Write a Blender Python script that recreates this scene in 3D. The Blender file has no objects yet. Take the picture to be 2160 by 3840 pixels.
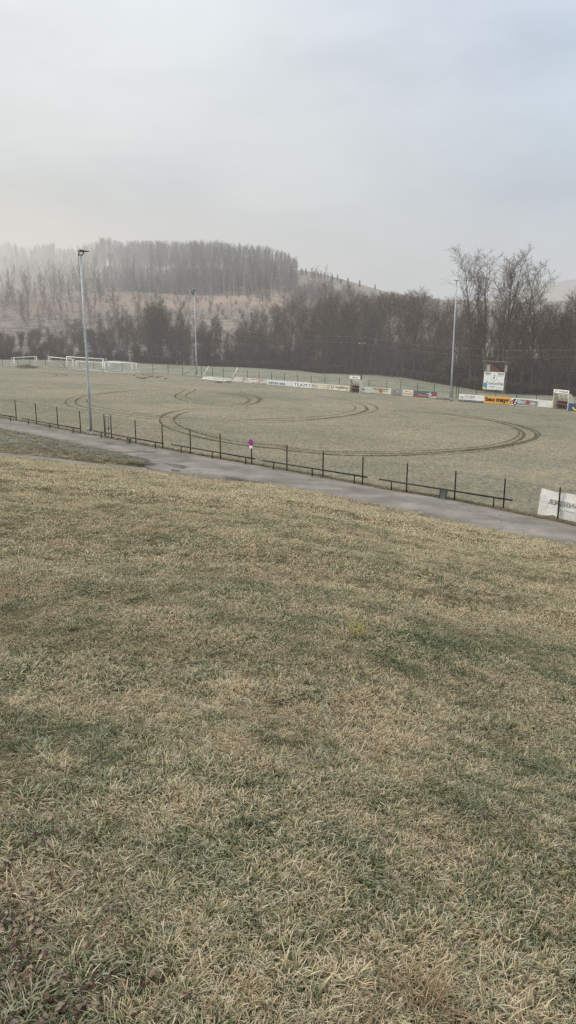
import bpy, math, random
import numpy as np
from mathutils import Vector, Matrix

random.seed(7)
rs = np.random.RandomState(11)
R = math.radians
scene = bpy.context.scene
col = scene.collection

# ------------------------------------------------------------------ camera and surveying helpers
F, CX, CY, W0, H0 = 2850.0, 1080.0, 1920.0, 2160, 3840
PITCH = math.atan(700.0 / F)
EYE = Vector((0, 0, 10.0))
cp, sp = math.cos(PITCH), math.sin(PITCH)


def ray(px, py):
    u, v = (px - CX) / F, (py - CY) / F
    return Vector((u, cp - v * sp, -sp - v * cp))


def plane_z(x):
    return 0.3 - 0.0373 * x


def on_pitch(px, py, lift=0.0):
    d = ray(px, py)
    t = (9.7 - lift) / (-d.z - 0.0373 * d.x)
    p = EYE + d * t
    return Vector((p.x, p.y, plane_z(p.x) + lift))


def at_depth(px, py, y):
    d = ray(px, py)
    return EYE + d * (y / d.y)


def height_at(base, px, py):
    """height above base of the pixel on the vertical line through base's depth"""
    return at_depth(px, py, base.y).z - base.z


def ucol(px):
    d = ray(px, 1220)
    return d.x / d.y


def interp_px(pts, n=None):
    return pts


# ------------------------------------------------------------------ smooth value noise for terrain
class VN:
    def __init__(s, seed):
        s.t = np.random.RandomState(seed).rand(256, 256)

    def __call__(s, x, y):
        x = np.asarray(x, float); y = np.asarray(y, float)
        xi = np.floor(x).astype(int); yi = np.floor(y).astype(int)
        fx = x - xi; fy = y - yi
        fx = fx * fx * (3 - 2 * fx); fy = fy * fy * (3 - 2 * fy)
        a = s.t[xi % 256, yi % 256]; b = s.t[(xi + 1) % 256, yi % 256]
        c = s.t[xi % 256, (yi + 1) % 256]; d = s.t[(xi + 1) % 256, (yi + 1) % 256]
        return (a * (1 - fx) + b * fx) * (1 - fy) + (c * (1 - fx) + d * fx) * fy - 0.5


vn = VN(3)

# hill foot (near edge of path and road), tree edge, back boundary of the field
HILL_PX = [(-1400, 1560), (-600, 1648), (0, 1708.5), (149, 1723), (298, 1741), (447, 1753), (596, 1770), (720, 1787), (864, 1806),
           (1023, 1818), (1122, 1836), (1247, 1861), (1420, 1896), (1610, 1938), (1872, 1996), (2160, 2048), (2600, 2150), (3300, 2330)]
hp = [on_pitch(*p) for p in HILL_PX]
hill_u = np.array([p.x / p.y for p in hp]); hill_y = np.array([p.y for p in hp])
TREE_PX = [(-900, 1338), (-300, 1342), (0, 1349), (427, 1354), (720, 1373), (1122, 1391), (1197, 1402), (1420, 1406), (1690, 1451), (1900, 1480), (2300, 1500), (2900, 1530)]
tp = [on_pitch(*p) for p in TREE_PX]
tree_u = np.array([p.x / p.y for p in tp]); tree_y = np.array([p.y for p in tp])
BACK_PX = [(-900, 1372), (-300, 1373), (10, 1377), (171, 1374), (517, 1396), (686, 1409), (879, 1429), (1308, 1466), (1638, 1491), (1719, 1502), (2069, 1527), (2400, 1553), (2900, 1590)]
bp_ = [on_pitch(*p) for p in BACK_PX]
back_u = np.array([p.x / p.y for p in bp_]); back_y = np.array([p.y for p in bp_])


BACK = 6.0          # the slope is ruled from a point this far behind the viewer
hill_w = np.array([p.x / (p.y + BACK) for p in hp]); hill_d = np.array([p.y + BACK for p in hp])
_d0 = float(np.interp(0, hill_w, hill_d)); _t0 = BACK / _d0
APEX_Z = (10 - 1.62 - _t0 * (plane_z(0) + .02)) / (1 - _t0)


def hill_t(x, y):
    d = np.maximum(np.asarray(y, float) + BACK, .01)
    w_ = np.clip(np.asarray(x, float) / d, -1.5, 1.5)
    return np.clip(d / np.interp(w_, hill_w, hill_d), 0, 1.05)


def hill_z(x, y):
    """foreground slope, scalar or arrays"""
    x = np.asarray(x, float); y = np.asarray(y, float)
    t = hill_t(x, y)
    ze = plane_z(x / np.maximum(t, 1e-3)) + 0.02
    bump = (vn(x * .9, y * .9) * .10 + vn(x * .28 + 9, y * .28) * .22) * np.clip((y + 1.0) / 3.0, 0, 1) * np.clip((1 - t) * 8, 0, 1)
    return APEX_Z + (ze - APEX_Z) * t + bump


# ------------------------------------------------------------------ materials
def rgb(r, g, b):
    """sRGB 0-255 -> linear"""
    f = lambda c: (c / 255) / 12.92 if c / 255 <= .04045 else ((c / 255 + .055) / 1.055) ** 2.4
    return (f(r), f(g), f(b), 1)


class NT:
    def __init__(s, name):
        s.m = bpy.data.materials.new(name); s.m.use_nodes = True
        s.t = s.m.node_tree; s.t.nodes.clear()
        s.out = s.n('ShaderNodeOutputMaterial')

    def n(s, typ, **kw):
        nd = s.t.nodes.new(typ)
        for k, v in kw.items():
            setattr(nd, k, v)
        return nd

    def l(s, a, b):
        s.t.links.new(a, b)

    def pos(s):
        return s.n('ShaderNodeNewGeometry').outputs['Position']

    def mapping(s, vec, scale=(1, 1, 1), rot=(0, 0, 0)):
        m = s.n('ShaderNodeMapping')
        m.inputs['Scale'].default_value = scale; m.inputs['Rotation'].default_value = rot
        s.l(vec, m.inputs['Vector']); return m.outputs[0]

    def noise(s, vec, scale, detail=3, rough=.55):
        n = s.n('ShaderNodeTexNoise')
        n.inputs['Scale'].default_value = scale; n.inputs['Detail'].default_value = detail; n.inputs['Roughness'].default_value = rough
        if vec is not None: s.l(vec, n.inputs['Vector'])
        return n.outputs['Fac']

    def ramp(s, fac, stops, interp='LINEAR'):
        r = s.n('ShaderNodeValToRGB'); cr = r.color_ramp; cr.interpolation = interp
        while len(cr.elements) < len(stops): cr.elements.new(0.5)
        for e, (p, c) in zip(cr.elements, stops):
            e.position = p; e.color = c if len(c) == 4 else (*c, 1)
        s.l(fac, r.inputs['Fac']); return r.outputs['Color']

    def math(s, op, a, b=None, c=None, clamp=False):
        m = s.n('ShaderNodeMath', operation=op, use_clamp=clamp)
        for i, v in enumerate((a, b, c)):
            if v is None: continue
            if isinstance(v, (int, float)): m.inputs[i].default_value = v
            else: s.l(v, m.inputs[i])
        return m.outputs[0]

    def mix(s, fac, a, b, blend='MIX'):
        m = s.n('ShaderNodeMix', data_type='RGBA', blend_type=blend)
        for sock, v in ((m.inputs[0], fac), (m.inputs[6], a), (m.inputs[7], b)):
            if isinstance(v, (int, float)): sock.default_value = v
            elif isinstance(v, tuple): sock.default_value = v if len(v) == 4 else (*v, 1)
            else: s.l(v, sock)
        return m.outputs[2]

    def bump(s, h, strength=.5, dist=.05):
        b = s.n('ShaderNodeBump'); b.inputs['Strength'].default_value = strength; b.inputs['Distance'].default_value = dist
        s.l(h, b.inputs['Height']); return b.outputs[0]

    def bsdf(s, color, rough=.8, spec=.2, metal=0, normal=None):
        b = s.n('ShaderNodeBsdfPrincipled')
        if isinstance(color, tuple): b.inputs['Base Color'].default_value = color if len(color) == 4 else (*color, 1)
        else: s.l(color, b.inputs['Base Color'])
        if isinstance(rough, (int, float)): b.inputs['Roughness'].default_value = rough
        else: s.l(rough, b.inputs['Roughness'])
        b.inputs['Specular IOR Level'].default_value = spec; b.inputs['Metallic'].default_value = metal
        if normal is not None: s.l(normal, b.inputs['Normal'])
        return b.outputs[0]

    def done(s, sh):
        s.l(sh, s.out.inputs['Surface']); return s.m


def simple(name, c, rough=.7, spec=.25, metal=0, var=.25, scale=3.0, dirt=None):
    """painted or plain surface with gentle wear"""
    t = NT(name)
    co = t.n('ShaderNodeTexCoord').outputs['Object']
    f = t.noise(co, scale, 5, .65)
    dark = tuple(v * (1 - var) for v in c[:3]) + (1,)
    lite = tuple(min(1, v * (1 + var * .6)) for v in c[:3]) + (1,)
    colr = t.ramp(f, [(.3, dark), (.7, lite)])
    if dirt:
        g = t.noise(co, scale * .6, 6, .7)
        colr = t.mix(t.ramp(g, [(.5, (0, 0, 0)), (.72, (.8, .8, .8))]), colr, dirt)
    return t.done(t.bsdf(colr, rough, spec, metal, t.bump(f, .15, .01)))


M = {}
M['galv'] = simple('galvanised_steel', (.36, .40, .43), .5, .5, .3, .22, 2.0)
M['white_metal'] = simple('white_goal_paint', (.82, .83, .82), .5, .4, 0, .2, 2.0, (.30, .29, .26, 1))
M['post_dark'] = simple('dark_fence_paint', (.022, .02, .018), .6, .3, 0, .4, 6)
M['rail_dark'] = simple('dark_rail_steel', (.03, .026, .023), .6, .3, 0, .4, 4)
M['wire'] = simple('fence_wire', (.055, .055, .05), .6, .3, 0, .2)
M['net'] = simple('goal_net', (.8, .82, .82), .9, .1, 0, .2)
M['lamp_dark'] = simple('lamp_housing', (.07, .075, .08), .5, .4, 0, .3)
M['lamp_glass'] = simple('lamp_glass', (.45, .47, .46), .15, .5, 0, .1)
M['grey_box'] = simple('grey_bin', (.125, .138, .145), .6, .3, 0, .3)
M['pale_box'] = simple('pale_switch_box', (.38, .38, .35), .6, .3, 0, .2)
M['wood_old'] = simple('weathered_wood', (.27, .24, .21), .85, .1, 0, .4, 5)
M['wood_dark'] = simple('dark_weathered_wood', (.05, .05, .052), .85, .1, 0, .4, 5)
M['wood_brown'] = simple('brown_boards', (.36, .20, .14), .8, .15, 0, .5, 8)
M['cream'] = simple('cream_panel', (.66, .62, .46), .7, .2, 0, .15, 3, (.3, .28, .2, 1))
M['roof'] = simple('grey_roof_sheet', (.30, .30, .28), .7, .3, 0, .3, 3)
M['b_white'] = simple('board_white', (.88, .89, .88), .5, .35, 0, .06, 1.2, (.45, .44, .38, 1))
M['b_clean'] = simple('board_clean_white', (.92, .93, .93), .45, .35, 0, .05)
M['b_aged'] = simple('board_aged_white', (.78, .76, .68), .6, .3, 0, .15, 1.5, (.24, .23, .17, 1))
M['b_cream'] = simple('board_cream', (.84, .79, .65), .6, .3, 0, .12, 1.5, (.38, .36, .27, 1))
M['b_blue_white'] = simple('board_pale_blue', (.72, .79, .84), .5, .3, 0, .1, 1.2)
M['b_grey'] = simple('board_grey', (.30, .30, .30), .6, .3, 0, .2)
M['b_slate'] = simple('board_slate', (.12, .14, .15), .5, .3, 0, .15)
M['b_orange'] = simple('board_orange', (.95, .46, .06), .5, .3, 0, .08)
M['b_blue'] = simple('board_blue', (.03, .08, .20), .5, .3, 0, .2)
M['k_black'] = simple('ink_black', (.012, .011, .012), .6, .3, 0, .1)
M['k_grey'] = simple('ink_grey', (.10, .10, .11), .6, .3, 0, .1)
M['k_mid'] = simple('ink_mid_grey', (.26, .27, .28), .6, .3, 0, .1)
M['k_green'] = simple('ink_green', (.03, .13, .04), .6, .3, 0, .1)
M['k_blue'] = simple('ink_blue', (.03, .05, .16), .6, .3, 0, .1)
M['k_navy'] = simple('ink_navy', (.03, .05, .09), .6, .3, 0, .1)
M['k_red'] = simple('ink_red', (.50, .03, .04), .6, .3, 0, .1)
M['k_rust'] = simple('ink_rust', (.30, .07, .045), .6, .3, 0, .1)
M['k_brown'] = simple('ink_brown', (.16, .09, .06), .6, .3, 0, .1)
M['k_orange'] = simple('ink_orange', (.52, .20, .04), .6, .3, 0, .1)
M['k_yellow'] = simple('ink_yellow', (.85, .66, .03), .6, .3, 0, .1)
M['k_sky'] = simple('ink_light_blue', (.06, .33, .62), .6, .3, 0, .2, 9)
M['k_white'] = simple('ink_white', (.78, .79, .80), .6, .3, 0, .05)
M['k_fade'] = simple('ink_faded', (.36, .34, .27), .7, .2, 0, .25, 9)
M['k_olive'] = simple('ink_olive', (.13, .14, .07), .7, .2, 0, .25, 9)
M['maroon'] = simple('maroon_bench', (.17, .015, .03), .6, .3, 0, .2)
M['sign_red'] = simple('sign_red', (.50, .025, .05), .4, .4, 0, .05)
M['sign_blue'] = simple('sign_blue', (.06, .06, .42), .4, .4, 0, .05)
M['cable'] = simple('cable_alu', (.17, .175, .175), .5, .3, 0, .1)
M['soil'] = simple('dark_soil', (.085, .072, .052), .95, .05, 0, .5, 4)
M['bark'] = simple('bark_grey_brown', (.085, .073, .065), .95, .05, 0, .45, 2)
M['twig'] = simple('twig_brown', (.098, .075, .057), .95, .05, 0, .3, .5)
M['twig_warm'] = simple('twig_warm_brown', (.13, .092, .066), .95, .05, 0, .3, .5)
M['bark_far'] = simple('bark_hill_wood', (.13, .12, .112), .95, .05, 0, .35, 1)
M['bark_birch'] = simple('bark_birch', (.52, .48, .44), .9, .1, 0, .5, 1.2)
M['twig_birch'] = simple('twig_birch', (.17, .135, .125), .95, .05, 0, .3, .5)
M['needle'] = simple('spruce_needles', (.030, .048, .040), .9, .1, 0, .5, .8)
M['thuja'] = simple('cypress_leaves', (.045, .060, .042), .9, .1, 0, .5, 1.5)

# clear polycarbonate of the dugouts: translucent cloudy sheet
t = NT('cloudy_plastic')
co = t.n('ShaderNodeTexCoord').outputs['Object']
c = t.ramp(t.noise(co, 2.5, 5, .7), [(.35, (.42, .41, .34)), (.6, (.74, .72, .63))])
tl_ = t.n('ShaderNodeBsdfTranslucent'); t.l(c, tl_.inputs['Color'])
mx = t.n('ShaderNodeMixShader'); mx.inputs[0].default_value = .5
t.l(t.bsdf(c, .45, .4), mx.inputs[1]); t.l(tl_.outputs[0], mx.inputs[2])
M['plastic'] = t.done(mx.outputs[0])

# banner cloth
t = NT('banner_cloth')
co = t.pos()
M['banner'] = t.done(t.bsdf(t.ramp(t.noise(co, 1.4, 4), [(.3, (.78, .80, .80)), (.7, (.92, .93, .92))]), .7, .2, 0, t.bump(t.noise(co, 2.2, 2), .35, .12)))

# frosty pitch turf
t = NT('frosted_pitch_turf')
P = t.pos()
big = t.noise(t.mapping(P, (.05, .08, .05)), 1.0, 4, .6)
mid = t.noise(P, .55, 5, .65)
fine = t.noise(t.mapping(P, (4.2, 2.2, 3), (0, 0, R(-25))), 1.0, 4, .7)
vfine = t.noise(P, 9, 3, .7)
base = t.ramp(t.math('ADD', t.math('MULTIPLY', big, .6), t.math('MULTIPLY', mid, .4)),
              [(.36, (.146, .147, .116)), (.46, (.184, .176, .135)), (.54, (.212, .196, .149)), (.64, (.242, .217, .163))])
base = t.mix(t.ramp(t.noise(P, .16, 4, .6), [(.5, (0, 0, 0)), (.7, (.5, .5, .5))]), base, (.185, .190, .165, 1))
base = t.mix(.85, base, t.ramp(fine, [(.30, (.54, .54, .53)), (.5, (.96, .96, .95)), (.70, (1.42, 1.40, 1.36))]), 'MULTIPLY')
base = t.mix(.7, base, t.ramp(vfine, [(.32, (.60, .60, .6)), (.68, (1.35, 1.35, 1.34))]), 'MULTIPLY')
M['turf'] = t.done(t.bsdf(base, .95, .05, 0, t.bump(t.math('ADD', fine, t.math('MULTIPLY', vfine, .5)), .5, .08)))

# meadow bank behind the far fence
t = NT('frosted_meadow')
P = t.pos()
base = t.ramp(t.noise(P, .25, 6, .65), [(.33, (.13, .145, .105)), (.5, (.185, .195, .15)), (.68, (.235, .235, .19))])
base = t.mix(.8, base, t.ramp(t.noise(P, 3.0, 4, .7), [(.3, (.6, .6, .6)), (.7, (1.35, 1.35, 1.35))]), 'MULTIPLY')
M['meadow'] = t.done(t.bsdf(base, .95, .05, 0, t.bump(t.noise(P, 1.6, 4), .5, .15)))

# wooded hillside floor
t = NT('hillside_floor')
P = t.pos()
sep = t.n('ShaderNodeSeparateXYZ'); t.l(P, sep.inputs[0])
patch = t.noise(t.mapping(P, (.03, .022, .02)), 1.0, 5, .6)
base = t.ramp(patch, [(.35, (.075, .062, .053)), (.5, (.125, .105, .088)), (.66, (.25, .185, .135))])
base = t.mix(t.ramp(t.noise(P, .35, 5, .7), [(.42, (0, 0, 0)), (.62, (.85, .85, .85))]), base, (.25, .225, .21, 1))
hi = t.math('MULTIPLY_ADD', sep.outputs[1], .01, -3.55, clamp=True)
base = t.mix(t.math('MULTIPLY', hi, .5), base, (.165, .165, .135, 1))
base = t.mix(.7, base, t.ramp(t.noise(P, 1.3, 4, .7), [(.3, (.55, .55, .55)), (.7, (1.4, 1.4, 1.4))]), 'MULTIPLY')
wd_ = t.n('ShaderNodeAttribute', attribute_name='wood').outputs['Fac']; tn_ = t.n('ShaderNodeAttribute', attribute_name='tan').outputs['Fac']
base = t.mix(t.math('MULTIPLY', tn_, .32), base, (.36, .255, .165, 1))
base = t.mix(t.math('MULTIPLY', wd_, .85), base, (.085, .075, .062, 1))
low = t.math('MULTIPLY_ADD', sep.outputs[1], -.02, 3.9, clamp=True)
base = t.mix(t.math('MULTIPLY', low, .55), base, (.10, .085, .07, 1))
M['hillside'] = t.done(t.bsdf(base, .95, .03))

# foreground soil and thatch under the grass
t = NT('slope_thatch')
P = t.pos()
n1 = t.noise(P, 1.1, 5, .65); n2 = t.noise(P, 22, 4, .7)
base = t.ramp(n1, [(.35, (.05, .047, .027)), (.5, (.085, .070, .042)), (.65, (.12, .092, .058))])
base = t.mix(.9, base, t.ramp(n2, [(.3, (.45, .45, .45)), (.7, (1.5, 1.5, 1.5))]), 'MULTIPLY')
M['thatch'] = t.done(t.bsdf(base, .95, .05, 0, t.bump(n2, .8, .03)))

# asphalt
t = NT('frosted_asphalt')
P = t.pos()
g = t.noise(P, 35, 3, .7); w = t.noise(P, .5, 5, .6)
at = t.n('ShaderNodeAttribute', attribute_name='across'); ac = at.outputs['Fac']
streak = t.noise(t.mapping(P, (.22, .9, 1), (0, 0, R(38))), 1.0, 4, .6)
base = t.ramp(w, [(.32, (.140, .132, .122)), (.5, (.180, .170, .158)), (.68, (.225, .213, .198))])
base = t.mix(.6, base, t.ramp(streak, [(.35, (.78, .78, .77)), (.65, (1.18, 1.18, 1.19))]), 'MULTIPLY')
base = t.mix(.7, base, t.ramp(g, [(.3, (.75, .75, .75)), (.7, (1.25, 1.25, 1.25))]), 'MULTIPLY')
v = t.n('ShaderNodeTexVoronoi', feature='DISTANCE_TO_EDGE'); v.inputs['Scale'].default_value = 2.6; t.l(P, v.inputs['Vector'])
crack = t.math('LESS_THAN', v.outputs['Distance'], .04)
v2 = t.n('ShaderNodeTexVoronoi', feature='DISTANCE_TO_EDGE'); v2.inputs['Scale'].default_value = .32
wv_ = t.n('ShaderNodeMix', data_type='RGBA'); wv_.inputs[0].default_value = .25; t.l(P, wv_.inputs[6])
nz_ = t.n('ShaderNodeTexNoise'); nz_.inputs['Scale'].default_value = 1.2; t.l(P, nz_.inputs['Vector']); nv_ = t.n('ShaderNodeVectorMath', operation='MULTIPLY_ADD'); nv_.inputs[1].default_value = (1.6, 1.6, 0); t.l(nz_.outputs['Color'], nv_.inputs[0]); t.l(P, nv_.inputs[2])
t.l(nv_.outputs[0], v2.inputs['Vector'])
long_crack = t.math('MULTIPLY', t.math('LESS_THAN', v2.outputs['Distance'], .006), t.math('GREATER_THAN', t.noise(P, .4, 2), .5))
base = t.mix(t.math('MULTIPLY', long_crack, .6), base, (.05, .045, .04, 1))
lane = t.math('MULTIPLY', t.math('SINE', t.math('MULTIPLY', ac, 12.0)), .5)
base = t.mix(.35, base, t.ramp(t.math('ADD', lane, .5), [(.2, (.8, .79, .78)), (.8, (1.15, 1.15, 1.14))]), 'MULTIPLY')
edge = t.math('ADD', t.math('MULTIPLY_ADD', ac, 8.0, -6.9, clamp=True), 0.0)
base = t.mix(t.math('MULTIPLY', t.math('MULTIPLY', crack, edge), .75), base, (.05, .045, .04, 1))
dirty = t.math('MULTIPLY', t.math('ADD', t.math('MULTIPLY_ADD', ac, 14, -13.05, clamp=True), t.math('MULTIPLY_ADD', ac, -40, 1.0, clamp=True)), .8)
base = t.mix(t.math('MULTIPLY', dirty, t.math('MULTIPLY_ADD', t.noise(P, 2.5, 4, .7), 3, -.9, clamp=True)), base, (.055, .045, .035, 1))
M['asphalt'] = t.done(t.bsdf(base, .92, .07, 0, t.bump(g, .3, .01)))

# mud film on asphalt (irregular)
t = NT('mud_film')
P = t.pos()
co = t.n('ShaderNodeAttribute', attribute_name='fade').outputs['Fac']
a = t.math('MULTIPLY', co, t.math('MULTIPLY_ADD', t.noise(P, 2.0, 5, .75), 4.0, -1.5, clamp=True))
mx = t.n('ShaderNodeMixShader'); t.l(a, mx.inputs[0])
t.l(t.n('ShaderNodeBsdfTransparent').outputs[0], mx.inputs[1])
t.l(t.bsdf(t.ramp(t.noise(P, 6, 4), [(.3, (.06, .05, .042)), (.7, (.13, .11, .09))]), .9, .1), mx.inputs[2])
M['mud'] = t.done(mx.outputs[0])

# tyre tracks: torn frost and soil, broken up
t = NT('tyre_track_soil')
P = t.pos()
co = t.n('ShaderNodeAttribute', attribute_name='fade').outputs['Fac']
a = t.math('MULTIPLY', co, t.math('MULTIPLY_ADD', t.noise(P, 3.2, 4, .7), 4.2, -1.35, clamp=True))
mx = t.n('ShaderNodeMixShader'); t.l(a, mx.inputs[0])
t.l(t.n('ShaderNodeBsdfTransparent').outputs[0], mx.inputs[1])
t.l(t.bsdf(t.ramp(t.noise(P, 5, 4), [(.3, (.060, .052, .028)), (.7, (.13, .11, .068))]), .95, .03), mx.inputs[2])
M['track'] = t.done(mx.outputs[0])


# grass blades: straw, frost and green by world position, per-blade value in 'blade' (x random, y height on blade, z kind)
def grass_mat(name, stops, frost, scale=1.0, green_bias=0.0):
    t = NT(name)
    P = t.pos()
    at = t.n('ShaderNodeAttribute', attribute_name='blade'); sep = t.n('ShaderNodeSeparateXYZ'); t.l(at.outputs['Vector'], sep.inputs[0])
    rnd, hgt = sep.outputs[0], sep.outputs[1]
    flat = t.mapping(P, (1, 1, .15))
    big = t.noise(t.mapping(flat, (.42, .66, .4), (0, 0, R(22))), 1.0 * scale, 4, .65)
    mid = t.noise(flat, 2.6 * scale, 3, .6)
    f = t.math('ADD', t.math('ADD', t.math('MULTIPLY', big, .75), t.math('MULTIPLY', mid, .65)), t.math('MULTIPLY_ADD', rnd, .38, -.36 + green_bias))
    f = t.math('MULTIPLY_ADD', f, 1.7, -.40)
    f = t.math('ADD', f, sep.outputs[2])
    base = t.ramp(f, stops)
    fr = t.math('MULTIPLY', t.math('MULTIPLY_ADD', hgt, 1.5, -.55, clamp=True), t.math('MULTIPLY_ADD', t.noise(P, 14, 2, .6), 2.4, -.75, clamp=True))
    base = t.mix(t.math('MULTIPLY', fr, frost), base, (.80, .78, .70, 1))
    shade = t.math('MULTIPLY_ADD', hgt, 1.25, .10, clamp=True)  # shade between blades painted in: colour darkens towards the root
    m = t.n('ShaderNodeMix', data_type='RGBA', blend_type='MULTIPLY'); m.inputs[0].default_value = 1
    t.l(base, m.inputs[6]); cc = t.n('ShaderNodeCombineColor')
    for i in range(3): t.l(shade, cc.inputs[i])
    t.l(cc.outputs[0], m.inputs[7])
    d = t.bsdf(m.outputs[2], .7, .15)
    tr = t.n('ShaderNodeBsdfTranslucent'); t.l(m.outputs[2], tr.inputs['Color'])
    mx = t.n('ShaderNodeMixShader'); mx.inputs[0].default_value = .3
    t.l(d, mx.inputs[1]); t.l(tr.outputs[0], mx.inputs[2])
    return t.done(mx.outputs[0])


GSTOPS = [(.12, (.085, .120, .042)), (.32, (.180, .200, .088)), (.45, (.340, .345, .200)), (.55, (.520, .455, .285)), (.70, (.660, .550, .365)), (.92, (.500, .370, .230))]
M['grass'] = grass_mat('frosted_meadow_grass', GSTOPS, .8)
VSTOPS = [(.2, (.11, .14, .08)), (.4, (.24, .23, .14)), (.55, (.36, .29, .17)), (.75, (.42, .33, .20))]
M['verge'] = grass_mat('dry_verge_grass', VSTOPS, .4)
FSTOPS = [(.2, (.17, .205, .155)), (.4, (.26, .295, .235)), (.55, (.34, .36, .29)), (.75, (.40, .39, .32))]
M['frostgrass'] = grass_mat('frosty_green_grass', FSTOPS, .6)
STOPS_S = [(.2, (.20, .14, .08)), (.5, (.34, .24, .14)), (.8, (.45, .34, .21))]
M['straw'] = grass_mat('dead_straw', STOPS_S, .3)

t = NT('dead_leaves')
P = t.pos()
at = t.n('ShaderNodeAttribute', attribute_name='blade'); sep = t.n('ShaderNodeSeparateXYZ'); t.l(at.outputs['Vector'], sep.inputs[0])
f = t.math('ADD', t.math('MULTIPLY', sep.outputs[0], .6), t.math('MULTIPLY', t.noise(P, 7, 2), .5))
base = t.ramp(f, [(.25, (.045, .022, .022)), (.42, (.085, .052, .038)), (.62, (.145, .095, .066)), (.80, (.28, .22, .17)), (.92, (.13, .11, .07))])
M['leaf'] = t.done(t.bsdf(t.mix(t.ramp(t.noise(P, 30, 3), [(.5, (0, 0, 0)), (.75, (.35, .35, .35))]), base, (.45, .45, .42, 1)), .8, .15))


# ------------------------------------------------------------------ mesh helpers
class MB:
    def __init__(s):
        s.v = []; s.f = []

    def quad(s, a, b, c, d):
        i = len(s.v); s.v += [tuple(a), tuple(b), tuple(c), tuple(d)]; s.f.append((i, i + 1, i + 2, i + 3)); return s

    def tri(s, a, b, c):
        i = len(s.v); s.v += [tuple(a), tuple(b), tuple(c)]; s.f.append((i, i + 1, i + 2)); return s

    def box(s, x0, x1, y0, y1, z0, z1):
        i = len(s.v)
        s.v += [(x, y, z) for z in (z0, z1) for x, y in ((x0, y0), (x1, y0), (x1, y1), (x0, y1))]
        s.f += [tuple(i + k for k in q) for q in ((3, 2, 1, 0), (4, 5, 6, 7), (0, 1, 5, 4), (1, 2, 6, 5), (2, 3, 7, 6), (3, 0, 4, 7))]
        return s

    def hexa(s, p):
        """eight corners: bottom 4 ccw, top 4 ccw"""
        i = len(s.v); s.v += [tuple(q) for q in p]
        s.f += [tuple(i + k for k in q) for q in ((3, 2, 1, 0), (4, 5, 6, 7), (0, 1, 5, 4), (1, 2, 6, 5), (2, 3, 7, 6), (3, 0, 4, 7))]
        return s

    def tube(s, pts, rad, n=8, cap=True):
        pts = [Vector(p) for p in pts]
        if not isinstance(rad, (list, tuple)): rad = [rad] * len(pts)
        rings = []; side = None
        for k, p in enumerate(pts):
            d = (pts[min(k + 1, len(pts) - 1)] - pts[max(k - 1, 0)])
            d = d.normalized() if d.length > 1e-9 else Vector((0, 0, 1))
            if side is None or abs(side.dot(d)) > .95:
                side = d.orthogonal().normalized()
            side = (side - d * side.dot(d)).normalized()
            up = d.cross(side)
            i = len(s.v)
            for j in range(n):
                a = 2 * math.pi * j / n
                s.v.append(tuple(p + (side * math.cos(a) + up * math.sin(a)) * rad[k]))
            rings.append(i)
        for a, b in zip(rings, rings[1:]):
            for j in range(n):
                s.f.append((a + j, a + (j + 1) % n, b + (j + 1) % n, b + j))
        if cap:
            s.f.append(tuple(rings[0] + j for j in reversed(range(n)))); s.f.append(tuple(rings[-1] + j for j in range(n)))
        return s

    def ribbon(s, a, b, wa, wb, side):
        s.quad(a - side * wa, a + side * wa, b + side * wb, b - side * wb); return s

    def add(s, vs, fs):
        i = len(s.v); s.v += [tuple(v) for v in vs]; s.f += [tuple(i + k for k in f) for f in fs]; return s

    def mesh(s, name, m, smooth=False):
        me = bpy.data.meshes.new(name); me.from_pydata(s.v, [], s.f); me.materials.append(m)
        if smooth: me.polygons.foreach_set('use_smooth', [True] * len(me.polygons))
        me.update(); return me


def link(name, me, parent=None):
    o = bpy.data.objects.new(name, me); col.objects.link(o)
    if parent is not None: o.parent = parent
    return o


def tag(o, label=None, cat=None, group=None, kind=None):
    if label: o['label'] = label
    if cat: o['category'] = cat
    if group: o['group'] = group
    if kind: o['kind'] = kind
    return o


def thing(name, label, cat, mat=None, group=None):
    o = bpy.data.objects.new(name, None); col.objects.link(o); o.empty_display_size = .3
    if mat is not None: o.matrix_world = mat if isinstance(mat, Matrix) else Matrix.Translation(mat)
    return tag(o, label, cat, group)


def part(name, mb, m, parent, smooth=False, label=None):
    o = link(name, mb.mesh(name, m, smooth), parent)
    if label: o['label'] = label
    return o


def struct(name, mb, m, smooth=False):
    return tag(link(name, mb.mesh(name, m, smooth)), kind='structure')


def dup(root, loc, rotz=0.0, scale=1.0, label=None, group=None):
    r = root.copy(); col.objects.link(r); r.location = loc; r.rotation_euler = (0, 0, rotz)
    r.scale = scale if isinstance(scale, tuple) else (scale,) * 3
    if label: r['label'] = label
    if group: r['group'] = group
    for ch in list(root.children):
        c_ = ch.copy(); col.objects.link(c_); c_.parent = r
        for g_ in ch.children:
            d_ = g_.copy(); col.objects.link(d_); d_.parent = c_
    return r


def frame(A, B, up=Vector((0, 0, 1))):
    """matrix at A: x towards B, z nearly up, -y out to the viewer's side"""
    ex = (B - A).normalized(); ey = up.cross(ex).normalized(); ez = ex.cross(ey)
    m = Matrix((ex, ey, ez)).transposed().to_4x4(); m.translation = A
    return m


_fonts = {}


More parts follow.
